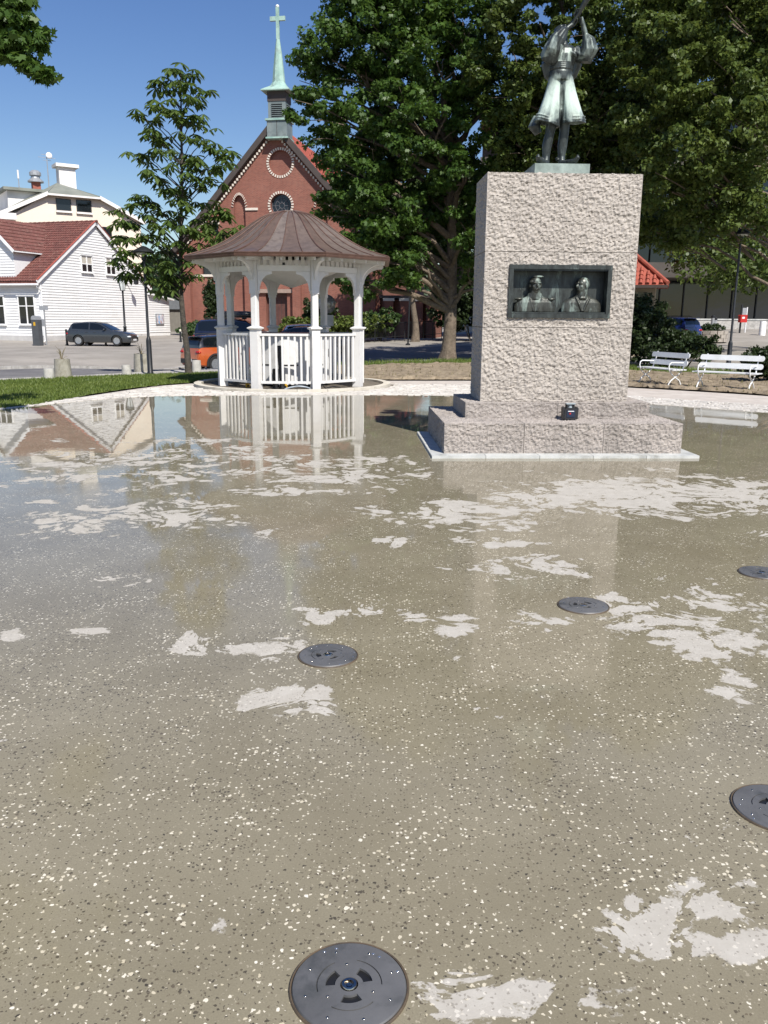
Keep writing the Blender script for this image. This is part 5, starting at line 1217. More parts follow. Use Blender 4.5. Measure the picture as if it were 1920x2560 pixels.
def make_car(name, label, loc, rz_, body, kind, L_, W_, H_, roof_mat=None, group='parked cars', cladding=False, z_extra=0):
    """x forward, origin at the middle of the rear bumper on the ground"""
    root = thing(name, label, 'car', loc, rz_, group); hw = W_/2
    r = .345 if kind == 'suv' else .315; gc = .24 if kind == 'suv' else .18
    if kind == 'suv':   beltT = [(0,.62),(.06,.98),(.22,1.05),(L_*.3,1.06),(L_*.70,1.03),(L_*.80,1.01),(L_*.93,.93),(L_-.12,.80),(L_,.58)]; roofT = [(.10,1.02),(.20,H_-.24),(.42,H_-.05),(L_*.30,H_),(L_*.48,H_-.01),(L_*.60,H_-.10),(L_*.80,1.01)]
    elif kind == 'hatch': beltT = [(0,.55),(.06,.86),(.2,.95),(L_*.3,.96),(L_*.70,.93),(L_*.78,.92),(L_*.92,.80),(L_-.1,.66),(L_,.48)]; roofT = [(.10,.92),(.30,H_-.20),(.44,H_-.07),(L_*.28,H_-.005),(L_*.42,H_),(L_*.52,H_-.06),(L_*.74,.92)]
    else:               beltT = [(0,.52),(.06,.84),(.25,.95),(L_*.22,.96),(L_*.35,.93),(L_*.68,.90),(L_*.76,.88),(L_*.92,.76),(L_-.1,.64),(L_,.46)]; roofT = [(L_*.12,.94),(L_*.22,H_-.20),(L_*.34,H_-.03),(L_*.44,H_),(L_*.52,H_-.02),(L_*.60,H_-.12),(L_*.76,.88)]
    botT = [(0,gc+.12),(.12,gc+.02),(.3,gc),(L_-.3,gc),(L_-.1,gc+.0),(L_,gc+.08)]
    widT = [(0,.80),(.05,.90),(.2,.965),(.6,1),(L_-.9,1),(L_-.4,.955),(L_-.12,.86),(L_,.70)]
    st_ = sorted(set([0,.03,.06,.12,.2,.3]+list(np.linspace(.45,L_-.45,22))+[L_-.3,L_-.2,L_-.12,L_-.06,L_-.02,L_]))
    b = MB(); ring = 14
    for x in st_:
        w_ = hw*interp(widT,x); zt_ = interp(beltT,x); zb_ = interp(botT,x); zm = zb_+(zt_-zb_)*.45
        half = [(0,zb_),(w_*.86,zb_),(w_*.955,zb_+.06),(w_*.985,zm-.08),(w_,zm),(w_*.985,zm+(zt_-zm)*.55),(w_*.945,zt_-.02),(w_*.86,zt_+.012)]
        pts = half+[(-y_,z_) for y_,z_ in half[:0:-1]]
        b.v += [(x,y_,z_) for y_,z_ in pts]; ring = len(pts)
    for i in range(len(st_)-1):
        for j in range(ring): b.f.append((i*ring+j,i*ring+(j+1)%ring,(i+1)*ring+(j+1)%ring,(i+1)*ring+j))
    b.f += [tuple(range(ring)),tuple(range((len(st_)-1)*ring,len(st_)*ring))[::-1]]; b.mi = [0]*len(b.f)
    me = b.mesh('body')
    wxr, wxf = .20*L_-.02, L_-.205*L_
    c = MB()
    for wx in (wxr,wxf):
        for s_ in (-1,1): c.lathe([(0,-.15),(r+.055,-.15),(r+.055,.16),(0,.16)],28,M=Matrix.Translation((wx,s_*(hw-.03),r)) @ Matrix.Rotation(math.pi/2,4,'X'))
    me = cut(me, c.mesh('c')); me.materials.clear(); me.polygons.foreach_set('use_smooth',[True]*len(me.polygons)); me.set_sharp_from_angle(angle=R(28)); put('body', me, body, root)
    for wx in (wxr,wxf):
        for s_ in (-1,1):
            wheel_parts(root, wx, s_*(hw-.125), r, .215, -s_)
            MB().lathe([(0,0),(r+.05,0),(r+.05,.006),(0,.006)],24,M=Matrix.Translation((wx,s_*(hw-.235)-.003,r)) @ Matrix.Rotation(math.pi/2,4,'X')).build('wheel_well', mat_inner, root)
            if cladding:
                q = arc_plate(r+.045,r+.12,R(-12),R(192),0,.03,20); bb = MB(); Mq = Matrix.Translation((wx,s_*(hw-.012)+(.015 if s_<0 else .015),r)) @ Matrix.Rotation(math.pi/2,4,'X'); bb.add([Mq @ Vector(v) for v in q.v], q.f); bb.build('arch_cladding', mat_plastic, root)
    # cabin
    xs_ = sorted(set([t_[0] for t_ in roofT]+list(np.linspace(roofT[0][0],roofT[-1][0],16)))); b = MB()
    def cab_y(x, z):
        zb_ = interp(beltT,x)-.01; zr = max(zb_+.002,interp(roofT,x)); w_ = hw*interp(widT,x); wb = w_*.90; wt = w_*.70; f_ = max(0,min(1,(z-zb_)/max(.05,(H_-zb_)))); return wb+(wt-wb)*f_
    for x in xs_:
        zb_ = interp(beltT,x)-.03; zr = max(zb_+.004,interp(roofT,x)); y0 = cab_y(x,zb_); y1 = cab_y(x,zr-.05 if zr-zb_>.1 else zr)
        half = [(0,zb_),(y0,zb_),(y0+(y1-y0)*.5,zb_+(zr-zb_)*.5),(y1,zr-min(.05,(zr-zb_)*.3)),(y1*.86,zr-min(.012,(zr-zb_)*.1)),(0,zr+min(.015,(zr-zb_)*.05))]
        pts = half+[(-y_,z_) for y_,z_ in half[-2:0:-1]]; ring = len(pts); b.v += [(x,y_,z_) for y_,z_ in pts]
    for i in range(len(xs_)-1):
        for j in range(ring): b.f.append((i*ring+j,i*ring+(j+1)%ring,(i+1)*ring+(j+1)%ring,(i+1)*ring+j))
    b.f += [tuple(range(ring)),tuple(range((len(xs_)-1)*ring,len(xs_)*ring))[::-1]]; b.mi = [0]*len(b.f); b.build('cabin', roof_mat or body, root, sm=28)
    # side glass
    rf = lambda x: interp(roofT,x)-.085
    xr0 = roofT[1][0]+.12; xf0 = roofT[-1][0]-.42; xb = roofT[0][0]+ (xf0-roofT[0][0])*.56
    for s_ in (-1,1):
        for (xa,xc) in ((xr0,xb-.045),(xb+.045,xf0)):
            n_ = 8; vs = []; 
            for i in range(n_+1):
                x = xa+(xc-xa)*i/n_; z0_ = interp(beltT,x)+.045; z1_ = max(z0_+.02,min(rf(x),rf(x)))
                if xa == xr0: z0_ += .05*(1-i/n_); 
                for z_ in (z0_,z1_): vs.append((x,s_*(cab_y(x,z_)+.009),z_))
            bb = MB(); bb.add(vs,[(2*i,2*i+2,2*i+3,2*i+1) for i in range(n_)]); bb.build('side_window', mat_carglass, root, sm=180)
        mx_ = xf0-.12; yy = cab_y(mx_,1.0); bb = MB(); bb.ball((mx_,s_*(yy+.11),interp(beltT,mx_)+.07),(.07,.11,.065)); bb.build('door_mirror', body, root, sm=180)
        for xh in (xb-.16,xf0-.75): MB().box(xh-.09,xh+.09,s_*hw*.985-.01,s_*hw*.985+.018,interp(beltT,xh)-.14,interp(beltT,xh)-.105).build('door_handle', body, root)
    # screens
    for nm,(xa,xc) in (('rear_window',(roofT[0][0]+.04,roofT[2][0]-.06)),('windscreen',(roofT[-1][0]-.06,roofT[-3][0]+.04))):
        n_ = 6; vs = []
        for i in range(n_+1):
            x = xa+(xc-xa)*i/n_; z_ = interp(roofT,x)+.022; y_ = cab_y(x,z_)*.88; off_ = -.012 if nm=='rear_window' else .012
            for q in (-1,-.5,0,.5,1): vs.append((x+off_,y_*q,z_-.02*q*q))
        bb = MB(); bb.add(vs,[(5*i+j,5*i+j+1,5*i+j+6,5*i+j+5) for i in range(n_) for j in range(4)]); bb.build(nm, mat_carglass, root, sm=180)
    # lamps, grille, bumper, plates
    for s_ in (-1,1):
        zt_ = interp(beltT,L_-.1); xx = L_-.16; yw = hw*interp(widT,xx)
        bb = MB(); bb.ball((L_-.14,s_*(yw*.80),zt_-.10),(.16,.19,.07),12,8,M=Matrix.Rotation(-s_*.5,3,'Z')); bb.build('headlight', mat_headl, root, sm=180)
        yr = hw*interp(widT,.08); bb = MB(); bb.ball((.09,s_*yr*.80,interp(beltT,.08)-.14),(.10,.20,.085 if kind!='suv' else .07),12,8); bb.build('tail_light', mat_tail, root, sm=180)
    MB().box(L_-.06,L_+.005,-hw*.48,hw*.48,gc+.20,gc+.42).build('grille', mat_plastic, root); MB().box(L_+.006,L_+.016,-.26,.26,gc+.13,gc+.24).build('number_plate', mat_plate, root)
    MB().box(-.012,.05,-hw*.78,hw*.78,gc+.12,gc+.32).build('rear_bumper', mat_plastic, root); MB().box(-.026,-.013,-.26,.26,gc+.21,gc+.32).build('number_plate', mat_plate, root)
    if kind == 'suv':
        MB().box(.10,.34,-hw*.62,hw*.62,H_-.075,H_-.05).build('roof_spoiler', roof_mat or body, root)
        for s_ in (-1,1):
            bb = MB(); bb.tube([(.6,s_*hw*.62,H_+.0),(.8,s_*hw*.62,H_+.045),(2.2,s_*hw*.62,H_+.05),(2.5,s_*hw*.62,H_-.02)],.018,6); bb.build('roof_rail', mat_plastic, root)
    return root
def park(px, py, D_, heading, Lc, at='rear'):
    p = AtY(px,py,D_); return Vector((p.x,D_,gz(p.x,D_)))
def head_rz(az): return math.pi/2-R(az)
# grey hatchback by the white house
p = G(182,862); make_car('parked_car','dark grey hatchback parked beside the white clapboard gable',(p.x-.1,p.y+.2,gz(p.x,p.y)),head_rz(95),paint('paint_grey',(.035,.040,.045)),'hatch',4.2,1.79,1.48)
# orange crossover, rear to the road
D_ = 36.5; p = AtY(452,900,D_); make_car('parked_car','orange crossover with black roof parked half behind the pavilion',(p.x+.35,D_,gz(p.x,D_)),head_rz(48),paint('paint_orange',(.50,.095,.015)),'suv',4.23,1.82,1.57,roof_mat=paint('paint_black',(.012,.012,.014)),cladding=True)
# navy estate with roof box
D_ = 47; p = AtY(492,860,D_); z_ = gz(p.x,D_); nv = make_car('parked_car','navy blue large estate car with a black roof box behind the pavilion',(p.x,D_,z_),head_rz(92),paint('paint_navy',(.008,.011,.028)),'suv',4.9,1.95,1.75)
rb = thing('roof_box','black roof box on top of the navy estate car','roof box',(p.x+1.1,D_-.05,z_+1.83),head_rz(92))
b = MB(); b.stack([(1.1,0,0,1.05,.36),(1.1,0,.08,1.12,.40),(1.12,0,.22,1.08,.39),(1.15,0,.33,.95,.33),(1.15,0,.36,.6,.2)],28); b.build('lid', M('box_black',(.012,.012,.013),.3), rb, sm=60)
for x_ in (.6,1.6): MB().box(x_-.03,x_+.03,-.55,.55,-.07,-.002).build('crossbar', mat_plastic, rb)
MB().box(.1,2.1,-.41,.41,-.0015,.03).build('base_tray', mat_plastic, rb)
D_ = 45; p = AtY(668,860,D_); make_car('parked_car','black low coupe parked beyond the pavilion cabinet',(p.x,D_,gz(p.x,D_)),head_rz(96),paint('paint_black2',(.006,.007,.009)),'sedan',4.7,1.85,1.43)
D_ = 52; p = AtY(700,850,D_); make_car('parked_car','white hatchback mostly hidden behind the black coupe',(p.x,D_,gz(p.x,D_)),head_rz(80),paint('paint_white',(.70,.70,.70)),'hatch',4.2,1.78,1.47)
D_ = 49; p = AtY(1752,840,D_); make_car('parked_car','dark blue car half hidden by the bush near the tiled kiosk',(p.x-.4,D_,gz(p.x,D_)),head_rz(-35),paint('paint_blue',(.01,.02,.12)),'suv',4.4,1.82,1.6)

# ================================================================== STREET FURNITURE
# black lamp post with flat conical shade
def lamp_flat(loc, H_, label):
    r_ = thing('street_lamp', label, 'street lamp', loc, 0, 'black lamp posts with flat shades')
    MB().lathe([(.10,-.1),(.10,.02),(.085,.04),(.08,1.0),(.06,1.08),(.042,1.12),(.038,H_-.42)],14).build('post', mat_black_m, r_, sm=40)
    MB().lathe([(.038,H_-.419),(.075,H_-.40),(.075,H_-.2),(.05,H_-.18)],14).build('neck', mat_black_m, r_, sm=40)
    MB().lathe([(.0,H_-.179),(.30,H_-.19),(.34,H_-.165),(.30,H_-.12),(.08,H_+.0),(0,H_+.02)],24).build('shade', mat_black_m, r_, sm=40)
    MB().lathe([(0,H_-.26),(.22,H_-.235),(.24,H_-.196),(0,H_-.192)],20).build('diffuser', M('lamp_diffuser',(.6,.6,.56),.3), r_, sm=40)
p = G(376,934); zt_ = AtY(357,618,p.y).z; lamp_flat((p.x,p.y,.02), zt_, 'black lamp post with flat shade standing at the lawn edge')
p = AtY(1822,900,31); zt_ = 5.0; lamp_flat((p.x,31,gz(p.x,31)), zt_, 'dark lamp post rising behind the right white bench')
# lantern
p = G(315,862); p.z = gz(p.x,p.y); zt_ = AtY(294,681,p.y).z-p.z
ln = thing('lantern_post', 'slim old-style lantern post in front of the grey hatchback', 'street lamp', p)
MB().lathe([(.30,-.1),(.30,.06),(.16,.12),(.11,.2),(.10,1.1),(.13,1.14),(.07,1.22),(.055,zt_-1.25),(.08,zt_-1.22),(.05,zt_-1.15)],14).build('post', mat_black_m, ln, sm=40)
b = MB(); z0_ = zt_-1.12; z1_ = zt_-.42
for k in range(6): a_ = k*math.pi/3; b.bar((math.cos(a_)*.14,math.sin(a_)*.14,z0_),(math.cos(a_)*.27,math.sin(a_)*.27,z1_),.025)
b.lathe([(.0,z0_-.03),(.15,z0_-.03),(.15,z0_),(0,z0_)],6); b.build('cage', mat_black_m, ln, fix=False)
b = MB(); b.lathe([(.125,z0_+.01),(.25,z1_-.01)],6); b.build('lantern_glass', M('lantern_glass',(.6,.63,.62),.1), ln)
MB().lathe([(.31,z1_),(.33,z1_+.03),(.22,z1_+.14),(.16,z1_+.2),(.05,z1_+.3),(.03,z1_+.36),(.05,z1_+.40),(0,z1_+.43)],12).build('hood', mat_black_m, ln, sm=40)
# planters and bollards
mat_conc_o = M('mossy_concrete', (.25,.235,.19), .9, c2=(.37,.35,.29), scale=7, bmp=.6, bscale=50, bdist=.02, dirt=(.17,.15,.11), dscale=4)
mat_conc_s = M('pale_concrete', (.36,.35,.32), .9, c2=(.47,.455,.42), scale=6, bmp=.5, bscale=60, bdist=.015, dirt=(.24,.23,.2), dscale=4)
mat_twig = M('dry_stem', (.22,.18,.10), .9)
def planter(px, py, h, w_, label):
    p = G(px,py); r_ = thing('concrete_planter', label, 'planter', (p.x,p.y,gz(p.x,p.y)+.03), 0, 'round concrete planters by the road')
    MB().lathe([(w_*.54,-.05),(w_*.54,.02),(w_*.47,h*.9),(w_*.47,h),(w_*.40,h),(w_*.38,h-.06),(0,h-.06)],22).build('tub', mat_conc_o, r_, sm=40)
    b = MB(); rg = random.Random(px)
    for k in range(16):
        a_ = rg.uniform(0,6.28); l_ = rg.uniform(.08,.22); q = Vector((math.cos(a_)*l_,math.sin(a_)*l_,h+rg.uniform(.05,.42))); b.tube([(0,0,h-.07),(q.x*.4,q.y*.4,h+(q.z-h)*.6),q],[.007,.006,.003],4)
    b.build('dead_stems', mat_twig, r_)
planter(158,941,.54,.47,'mossy concrete planter with dead stems near the left of the lawn'); planter(356,927,.60,.52,'mossy concrete planter just behind the black lamp post')
for px,py,h,lb in ((123,945.6,.29,'low concrete bollard to the left of the mossy planter'),(317,935,.31,'low concrete bollard between the two mossy planters'),(492,928.5,.40,'low concrete bollard in front of the orange crossover')):
    p = G(px,py); r_ = .145
    o = MB().lathe([(r_*1.04,-.1),(r_*1.03,.02),(r_*.97,h-.02),(r_*.9,h),(0,h+.004)],20).build('concrete_bollard', mat_conc_s, sm=35, loc=(p.x,p.y,gz(p.x,p.y)+.03)); tag(o, lb, 'bollard', 'low concrete bollards along the lawn edge')
for px,py,pt,lb in ((168,862,823,'slim dark bollard behind the tail of the grey hatchback'),(218,863,830,'slim dark bollard before the rear door of the grey hatchback'),(265,863,833,'slim dark bollard before the front wheel of the grey hatchback'),(452,858,823,'slim dark bollard with pale tip by the chestnut trunk')):
    p = G(px,py); h = AtY(px,pt,p.y).z-gz(p.x,p.y); r_ = thing('slim_bollard', lb, 'bollard', (p.x,p.y,gz(p.x,p.y)), 0, 'slim dark bollards by the white house')
    MB().lathe([(.10,-.1),(.10,.05),(.07,.08),(.065,h-.15)],12).build('shaft', mat_black_m, r_, sm=40); MB().lathe([(.075,h-.149),(.075,h-.04),(.05,h),(0,h+.01)],12).build('cap', mat_black_m if px != 452 else M('pale_cap',(.6,.55,.45),.5), r_, sm=40)
# parking meter and sign post
p = G(96,862); h = AtY(96,789,p.y).z-gz(p.x,p.y); pm = thing('parking_meter','tall dark parking ticket machine at the corner of the white house','parking meter',(p.x,p.y,gz(p.x,p.y)),R(-20))
MB().box(-.26,.26,-.18,.18,-.05,h*.86).build('cabinet', M('meter_grey',(.07,.075,.08),.5), pm); b = MB(); b.prism([(-.26,h*.862),(.26,h*.862),(.22,h*.96),(.1,h),(-.1,h),(-.22,h*.96)],-.2,.2,'y'); b.build('hood', mat_metal_g, pm); MB().box(-.09,.06,-.19,-.181,h*.66,h*.78).build('panel', mat_yel, pm)
p = G(117,861); sp_ = thing('sign_post','thin grey signpost with two small plates by the house corner','sign',(p.x,p.y,gz(p.x,p.y)),R(-15)); h = AtY(117,764,p.y).z
MB().tube([(0,0,-.1),(0,0,h)],.045,8).build('pole', mat_metal_g, sp_); MB().box(-.3,.35,-.07,-.046,h-.28,h-.02).build('plate', mat_metal_g, sp_); MB().box(-.45,.02,-.07,-.046,h-1.3,h-.85).build('plate', mat_metal_g, sp_)
# round mirror on a post beyond the pavilion
p = AtY(818,760,40); z0_ = gz(p.x,40); rm_ = thing('traffic_mirror','round grey traffic mirror on a dark post beyond the pavilion','mirror',(p.x,40,z0_),R(25))
h = p.z-z0_; MB().tube([(0,.1,-.1),(0,.1,h+.1)],.05,10).build('post', mat_black_m, rm_)
b = MB(); b.lathe([(0,.14),(.16,.125),(.30,.08),(.40,.0),(.43,-.02),(.40,-.03),(0,-.03)],28,M=Matrix.Translation((0,0,h)) @ Matrix.Rotation(math.pi/2,4,'X')); b.build('dome', M('mirror_grey',(.33,.33,.32),.25,metal=.5), rm_, sm=50)
MB().box(-.3,.3,-.03,.03,h-1.0,h-.5).build('back_plate', mat_metal_g, rm_)

# benches
mat_bench = M('bench_white', (.66,.67,.66), .45, c2=(.74,.75,.74), scale=3, dirt=(.58,.58,.55), dscale=2)
def make_bench():
    L_ = 1.62; root = thing('park_bench','','bench',(0,0,0),0,'white slatted benches along the soil bed')
    for x in (.16,L_-.16):
        b = MB(); c = lambda pts,r_: b.tube([(x,y_,z_) for y_,z_ in pts], r_, 8)
        c([(.02,.0),(.03,.07),(.10,.16),(.20,.23),(.32,.31),(.43,.42),(.50,.62),(.575,.89)],.017)
        c([(.42,.0),(.41,.07),(.35,.16),(.24,.23),(.12,.31),(.03,.41),(.0,.52),(.02,.60),(.08,.635),(.5,.62)],.017)
        c([(.03,.415),(.43,.415)],.016); c([(.0,.004),(.06,.004)],.016); c([(.38,.004),(.45,.004)],.016)
        b.build('side_frame', mat_bench, root, sm=60)
    for y_ in (.03,.14,.25,.36): MB().box(.0,L_,y_,y_+.085,.434,.460).build('seat_slat', mat_bench, root)
    for z_,y_ in ((.60,.480),(.80,.530)):
        b = MB(); Mq = Matrix.Translation((0,y_,z_)) @ Matrix.Rotation(R(-14),4,'X'); pl = []
        for cx_,a0_ in ((L_-.05,-90),(.05,90)):
            for k in range(7): a_ = R(a0_+30*k); pl.append((cx_+math.cos(a_)*.05, math.sin(a_)*.068))
        b.prism(pl,-.03,-.008,'y',Mq); b.build('back_slat', mat_bench, root)
    return root
proto = make_bench()
def set_bench(o, fl, fr_, label):
    a_ = G(*fl); c_ = G(*fr_); d_ = c_-a_; ang = math.atan2(d_.y,d_.x); m_ = (a_+c_)/2
    o.location = m_-Vector((math.cos(ang),math.sin(ang),0))*.81; o.location.z = .012; o.rotation_euler = (0,0,ang); o['label'] = label
set_bench(proto,(1739,974),(1870,982),'white slatted bench at the right, in front of the lamp post')
b2 = copy_tree(proto); set_bench(b2,(1580,957),(1686,970),'white slatted bench nearest the granite pedestal, partly hidden by it')
b3 = copy_tree(proto); b3.location = proto.location+Vector((2.05,-1.9,0)); b3.rotation_euler = (0,0,proto.rotation_euler.z-.06); b3['label'] = 'white bench mostly outside the right edge of view'
# fence behind the pavilion
fa = AtY(885,852,60); fb = AtY(1104,838,66); fn = thing('dark_railing','thin dark metal railing in front of the church wall','fence',(0,0,0)); n_ = 9
for i in range(n_+1):
    p = fa.lerp(fb,i/n_); MB().bar((p.x,p.y,p.z-.3),(p.x,p.y,p.z+1.12),.05).build('post', mat_black_m, fn)
    if i < n_:
        q = fa.lerp(fb,(i+1)/n_)
        for z_ in (.12,1.10): MB().bar((p.x,p.y,p.z+z_),(q.x,q.y,q.z+z_),.045).build('rail', mat_black_m, fn)
        b = MB()
        for k in range(1,12): r_ = p.lerp(q,k/12); b.bar((r_.x,r_.y,r_.z+.14),(r_.x,r_.y,r_.z+1.08),.010)
        o = b.build('infill_bars', mat_black_m, fn, fix=False); o['kind'] = 'stuff'
fa = AtY(1139,836,66); fb = AtY(1260,828,70); fn = thing('site_fence','pale temporary site fence panels right of the big tree trunk','fence',(0,0,0)); n_ = 4
for i in range(n_):
    p = fa.lerp(fb,i/n_+.005); q = fa.lerp(fb,(i+1)/n_-.005); MB().bar((p.x,p.y,p.z+.7),(q.x,q.y,q.z+.7),.03,1.15).build('panel', M('pale_sheet',(.30,.35,.40),.6), fn)
    for e_ in (p,q): MB().bar((e_.x,e_.y-.05,e_.z-.3),(e_.x,e_.y-.05,e_.z+1.35),.06).build('post', mat_metal_g, fn)
p = AtY(1020,842,58); o = thing('leaning_pole','thin dark pole standing by the railing before the church','pole',(p.x,58,gz(p.x,58))); MB().tube([(0,0,-.1),(.12,0,4.6)],.055,8).build('shaft', mat_black_m, o); MB().lathe([(.16,-.1),(.16,.05),(.06,.1)],10).build('base', mat_black_m, o)
# right square: post box, bollards, stone planter, low wall
p = AtY(1850,828,60); z0_ = gz(p.x,60)
pb = thing('post_box','small red post box on a post in the square at right','post box',(p.x,60,z0_),R(10)); MB().box(-.05,.05,.0,.08,-.1,1.9).build('post', mat_black_m, pb)
zt_ = AtY(1850,787,60).z-z0_; zb_ = AtY(1850,806,60).z-z0_; MB().box(-.25,.25,-.33,-.01,zb_,zt_-.08).build('box', mat_red, pb); b = MB(); b.prism([(-.27,zt_-.079),(.27,zt_-.079),(.2,zt_),(-.2,zt_)],-.35,.0,'y'); b.build('lid', mat_red, pb); MB().box(-.14,.05,-.336,-.331,zb_+.25,zb_+.38).build('emblem', mat_plate, pb)
p = AtY(1862,830,60.6); sg = thing('info_sign','tall thin grey sign post beside the red post box','sign',(p.x,60.6,gz(p.x,60.6))); h = AtY(1862,768,60.6).z-gz(p.x,60.6); MB().tube([(0,0,-.1),(0,0,h)],.05,8).build('post', mat_plate, sg); MB().box(-.38,-.06,-.03,.03,h-.75,h-.05).build('board', mat_metal_g, sg)
for px,lb in ((1781,'left of two grey bollards before the glazed office'),(1787,'right of two grey bollards before the glazed office')):
    p = AtY(px,815,62); z0_ = gz(p.x,62); h = AtY(px,788 if px==1781 else 793,62).z-z0_; r_ = thing('round_bollard', lb, 'bollard', (p.x,62,z0_), 0, 'grey bollards before the office'); MB().lathe([(.13,-.1),(.13,h-.2)],12).build('shaft', mat_metal_g, r_, sm=40); MB().lathe([(.14,h-.199),(.14,h-.05),(.08,h),(0,h+.01)],12).build('cap', mat_black_m, r_, sm=40)
p = AtY(1777,845,52); r_ = thing('stone_planter','round rubble-stone planter in the square right of the bush','planter',(p.x,52,gz(p.x,52)))
mat_rub = M('rubble_stone',(.26,.23,.20),.9,c2=(.40,.36,.31),scale=6,bmp=.6)
for c in range(3):
    for k in range(14): a_ = 2*math.pi*(k+.5*(c%2))/14; MB().box(-.19,.19,-.12,.12,0,.215,Matrix.Translation((math.cos(a_)*.85,math.sin(a_)*.85,c*.222)) @ Matrix.Rotation(a_+math.pi/2,4,'Z')).build('stone', mat_rub, r_)
MB().lathe([(0,.5),(.72,.5),(.72,.45),(0,.45)],18).build('soil', mat_soil, r_)
wa = AtY(1770,822,66); lw = thing('low_wall','low pale wall and step across the back of the square','wall',(wa.x,66,gz(wa.x,66)),R(-4))
for k in range(9): MB().box(-1+k*1.5,.49+k*1.5,0,.5,-.3,.62).build('block', mat_kerb, lw); MB().box(-1+k*1.5,.49+k*1.5,-.05,.55,.622,.72).build('coping', mat_trim, lw)
p = AtY(1905,833,58); o = MB().lathe([(.22,-.1),(.22,.02),(.20,.85),(.18,.9),(0,.9)],18).build('white_bollard', mat_trimw, sm=40, loc=(p.x,58,gz(p.x,58))); tag(o,'stout white cylindrical bollard at the far right of the square','bollard')

# ================================================================== TREES AND PLANTS
def leaf_cloud(name, centers, radii, per, size, mat, parent, seed, flat=.6, up=.55, aspect=.75, droop=.25, lobes=False):
    """leaf-sized faces scattered through many clumps"""
    rg = np.random.default_rng(seed); C = np.asarray(centers,float); Rr = np.asarray(radii,float)
    idx = np.repeat(np.arange(len(C)), per); n = len(idx)
    d = rg.normal(size=(n,3)); d /= np.linalg.norm(d,axis=1)[:,None]; rad = rg.random(n)**.45
    off = d*rad[:,None]*Rr[idx][:,None]; off[:,2] *= flat
    p = C[idx]+off
    nrm = d*.55+rg.normal(size=(n,3))*.55; nrm[:,2] += up; nrm /= np.linalg.norm(nrm,axis=1)[:,None]
    a = np.cross(nrm, rg.normal(size=(n,3))); a /= np.linalg.norm(a,axis=1)[:,None]; a[:,2] -= droop; a /= np.linalg.norm(a,axis=1)[:,None]
    b_ = np.cross(nrm,a); s = size*(.6+.8*rg.random(n))[:,None]
    if lobes:                                    # five-pointed outline
        out = [(-.5,0),(-.15,.55),(.05,.25),(.5,.42),(.42,.12),(.9,0),(.42,-.12),(.5,-.42),(.05,-.25),(-.15,-.55)]
        V = np.stack([p+a*s*x_+b_*s*y_*.9-nrm*s*.18*abs(y_) for x_,y_ in out],1).reshape(-1,3); k = len(out)
    else:
        out = [(-.55,0),(0,.5*aspect),(.65,0),(0,-.5*aspect)]
        V = np.stack([p+a*s*x_+b_*s*y_-nrm*s*.25*(x_*x_) for x_,y_ in out],1).reshape(-1,3); k = 4
    me = bpy.data.meshes.new(name); me.vertices.add(n*k); me.vertices.foreach_set('co', V.astype(np.float32).ravel())
    me.loops.add(n*k); me.loops.foreach_set('vertex_index', np.arange(n*k,dtype=np.int32)); me.polygons.add(n); me.polygons.foreach_set('loop_start', np.arange(0,n*k,k,dtype=np.int32))
    me.update(calc_edges=True); o = put(name, me, mat, parent); return o
def in_blobs(blobs, n, seed, shell=.55, pw=.75):
    rg = np.random.default_rng(seed); vol = np.array([b_[3]*b_[4]*b_[5] for b_ in blobs])**pw; pr = vol/vol.sum(); out = []
    for i in rg.choice(len(blobs), n, p=pr):
        c = blobs[i]; d = rg.normal(size=3); d /= np.linalg.norm(d); r_ = shell+(1-shell)*rg.random()**.6
        out.append((c[0]+d[0]*r_*c[3], c[1]+d[1]*r_*c[4], c[2]+d[2]*r_*c[5]))
    return out
def bark(name, a, c): return M(name, a, .95, c2=c, scale=9, bmp=1.0, bscale=22, bdist=.05, dirt=tuple(q*.6 for q in a), dscale=3)
mat_bark = bark('maple_bark', (.115,.088,.062), (.215,.17,.125)); mat_bark2 = bark('young_bark', (.05,.042,.034), (.10,.085,.066))
def limb(b, a, c, r0, r1, seed, bend=.12, n=7):
    rg = random.Random(seed); a = Vector(a); c = Vector(c); L_ = (c-a).length; pts = []
    for i in range(n+1):
        t_ = i/n; w_ = math.sin(math.pi*t_)*L_*bend; pts.append(a.lerp(c,t_)+Vector((rg.uniform(-1,1)*w_*.4,rg.uniform(-1,1)*w_*.4,w_*.5+rg.uniform(-.3,.3)*w_*.3)))
    b.tube(pts,[r0+(r1-r0)*(i/n)**.8 for i in range(n+1)],8)
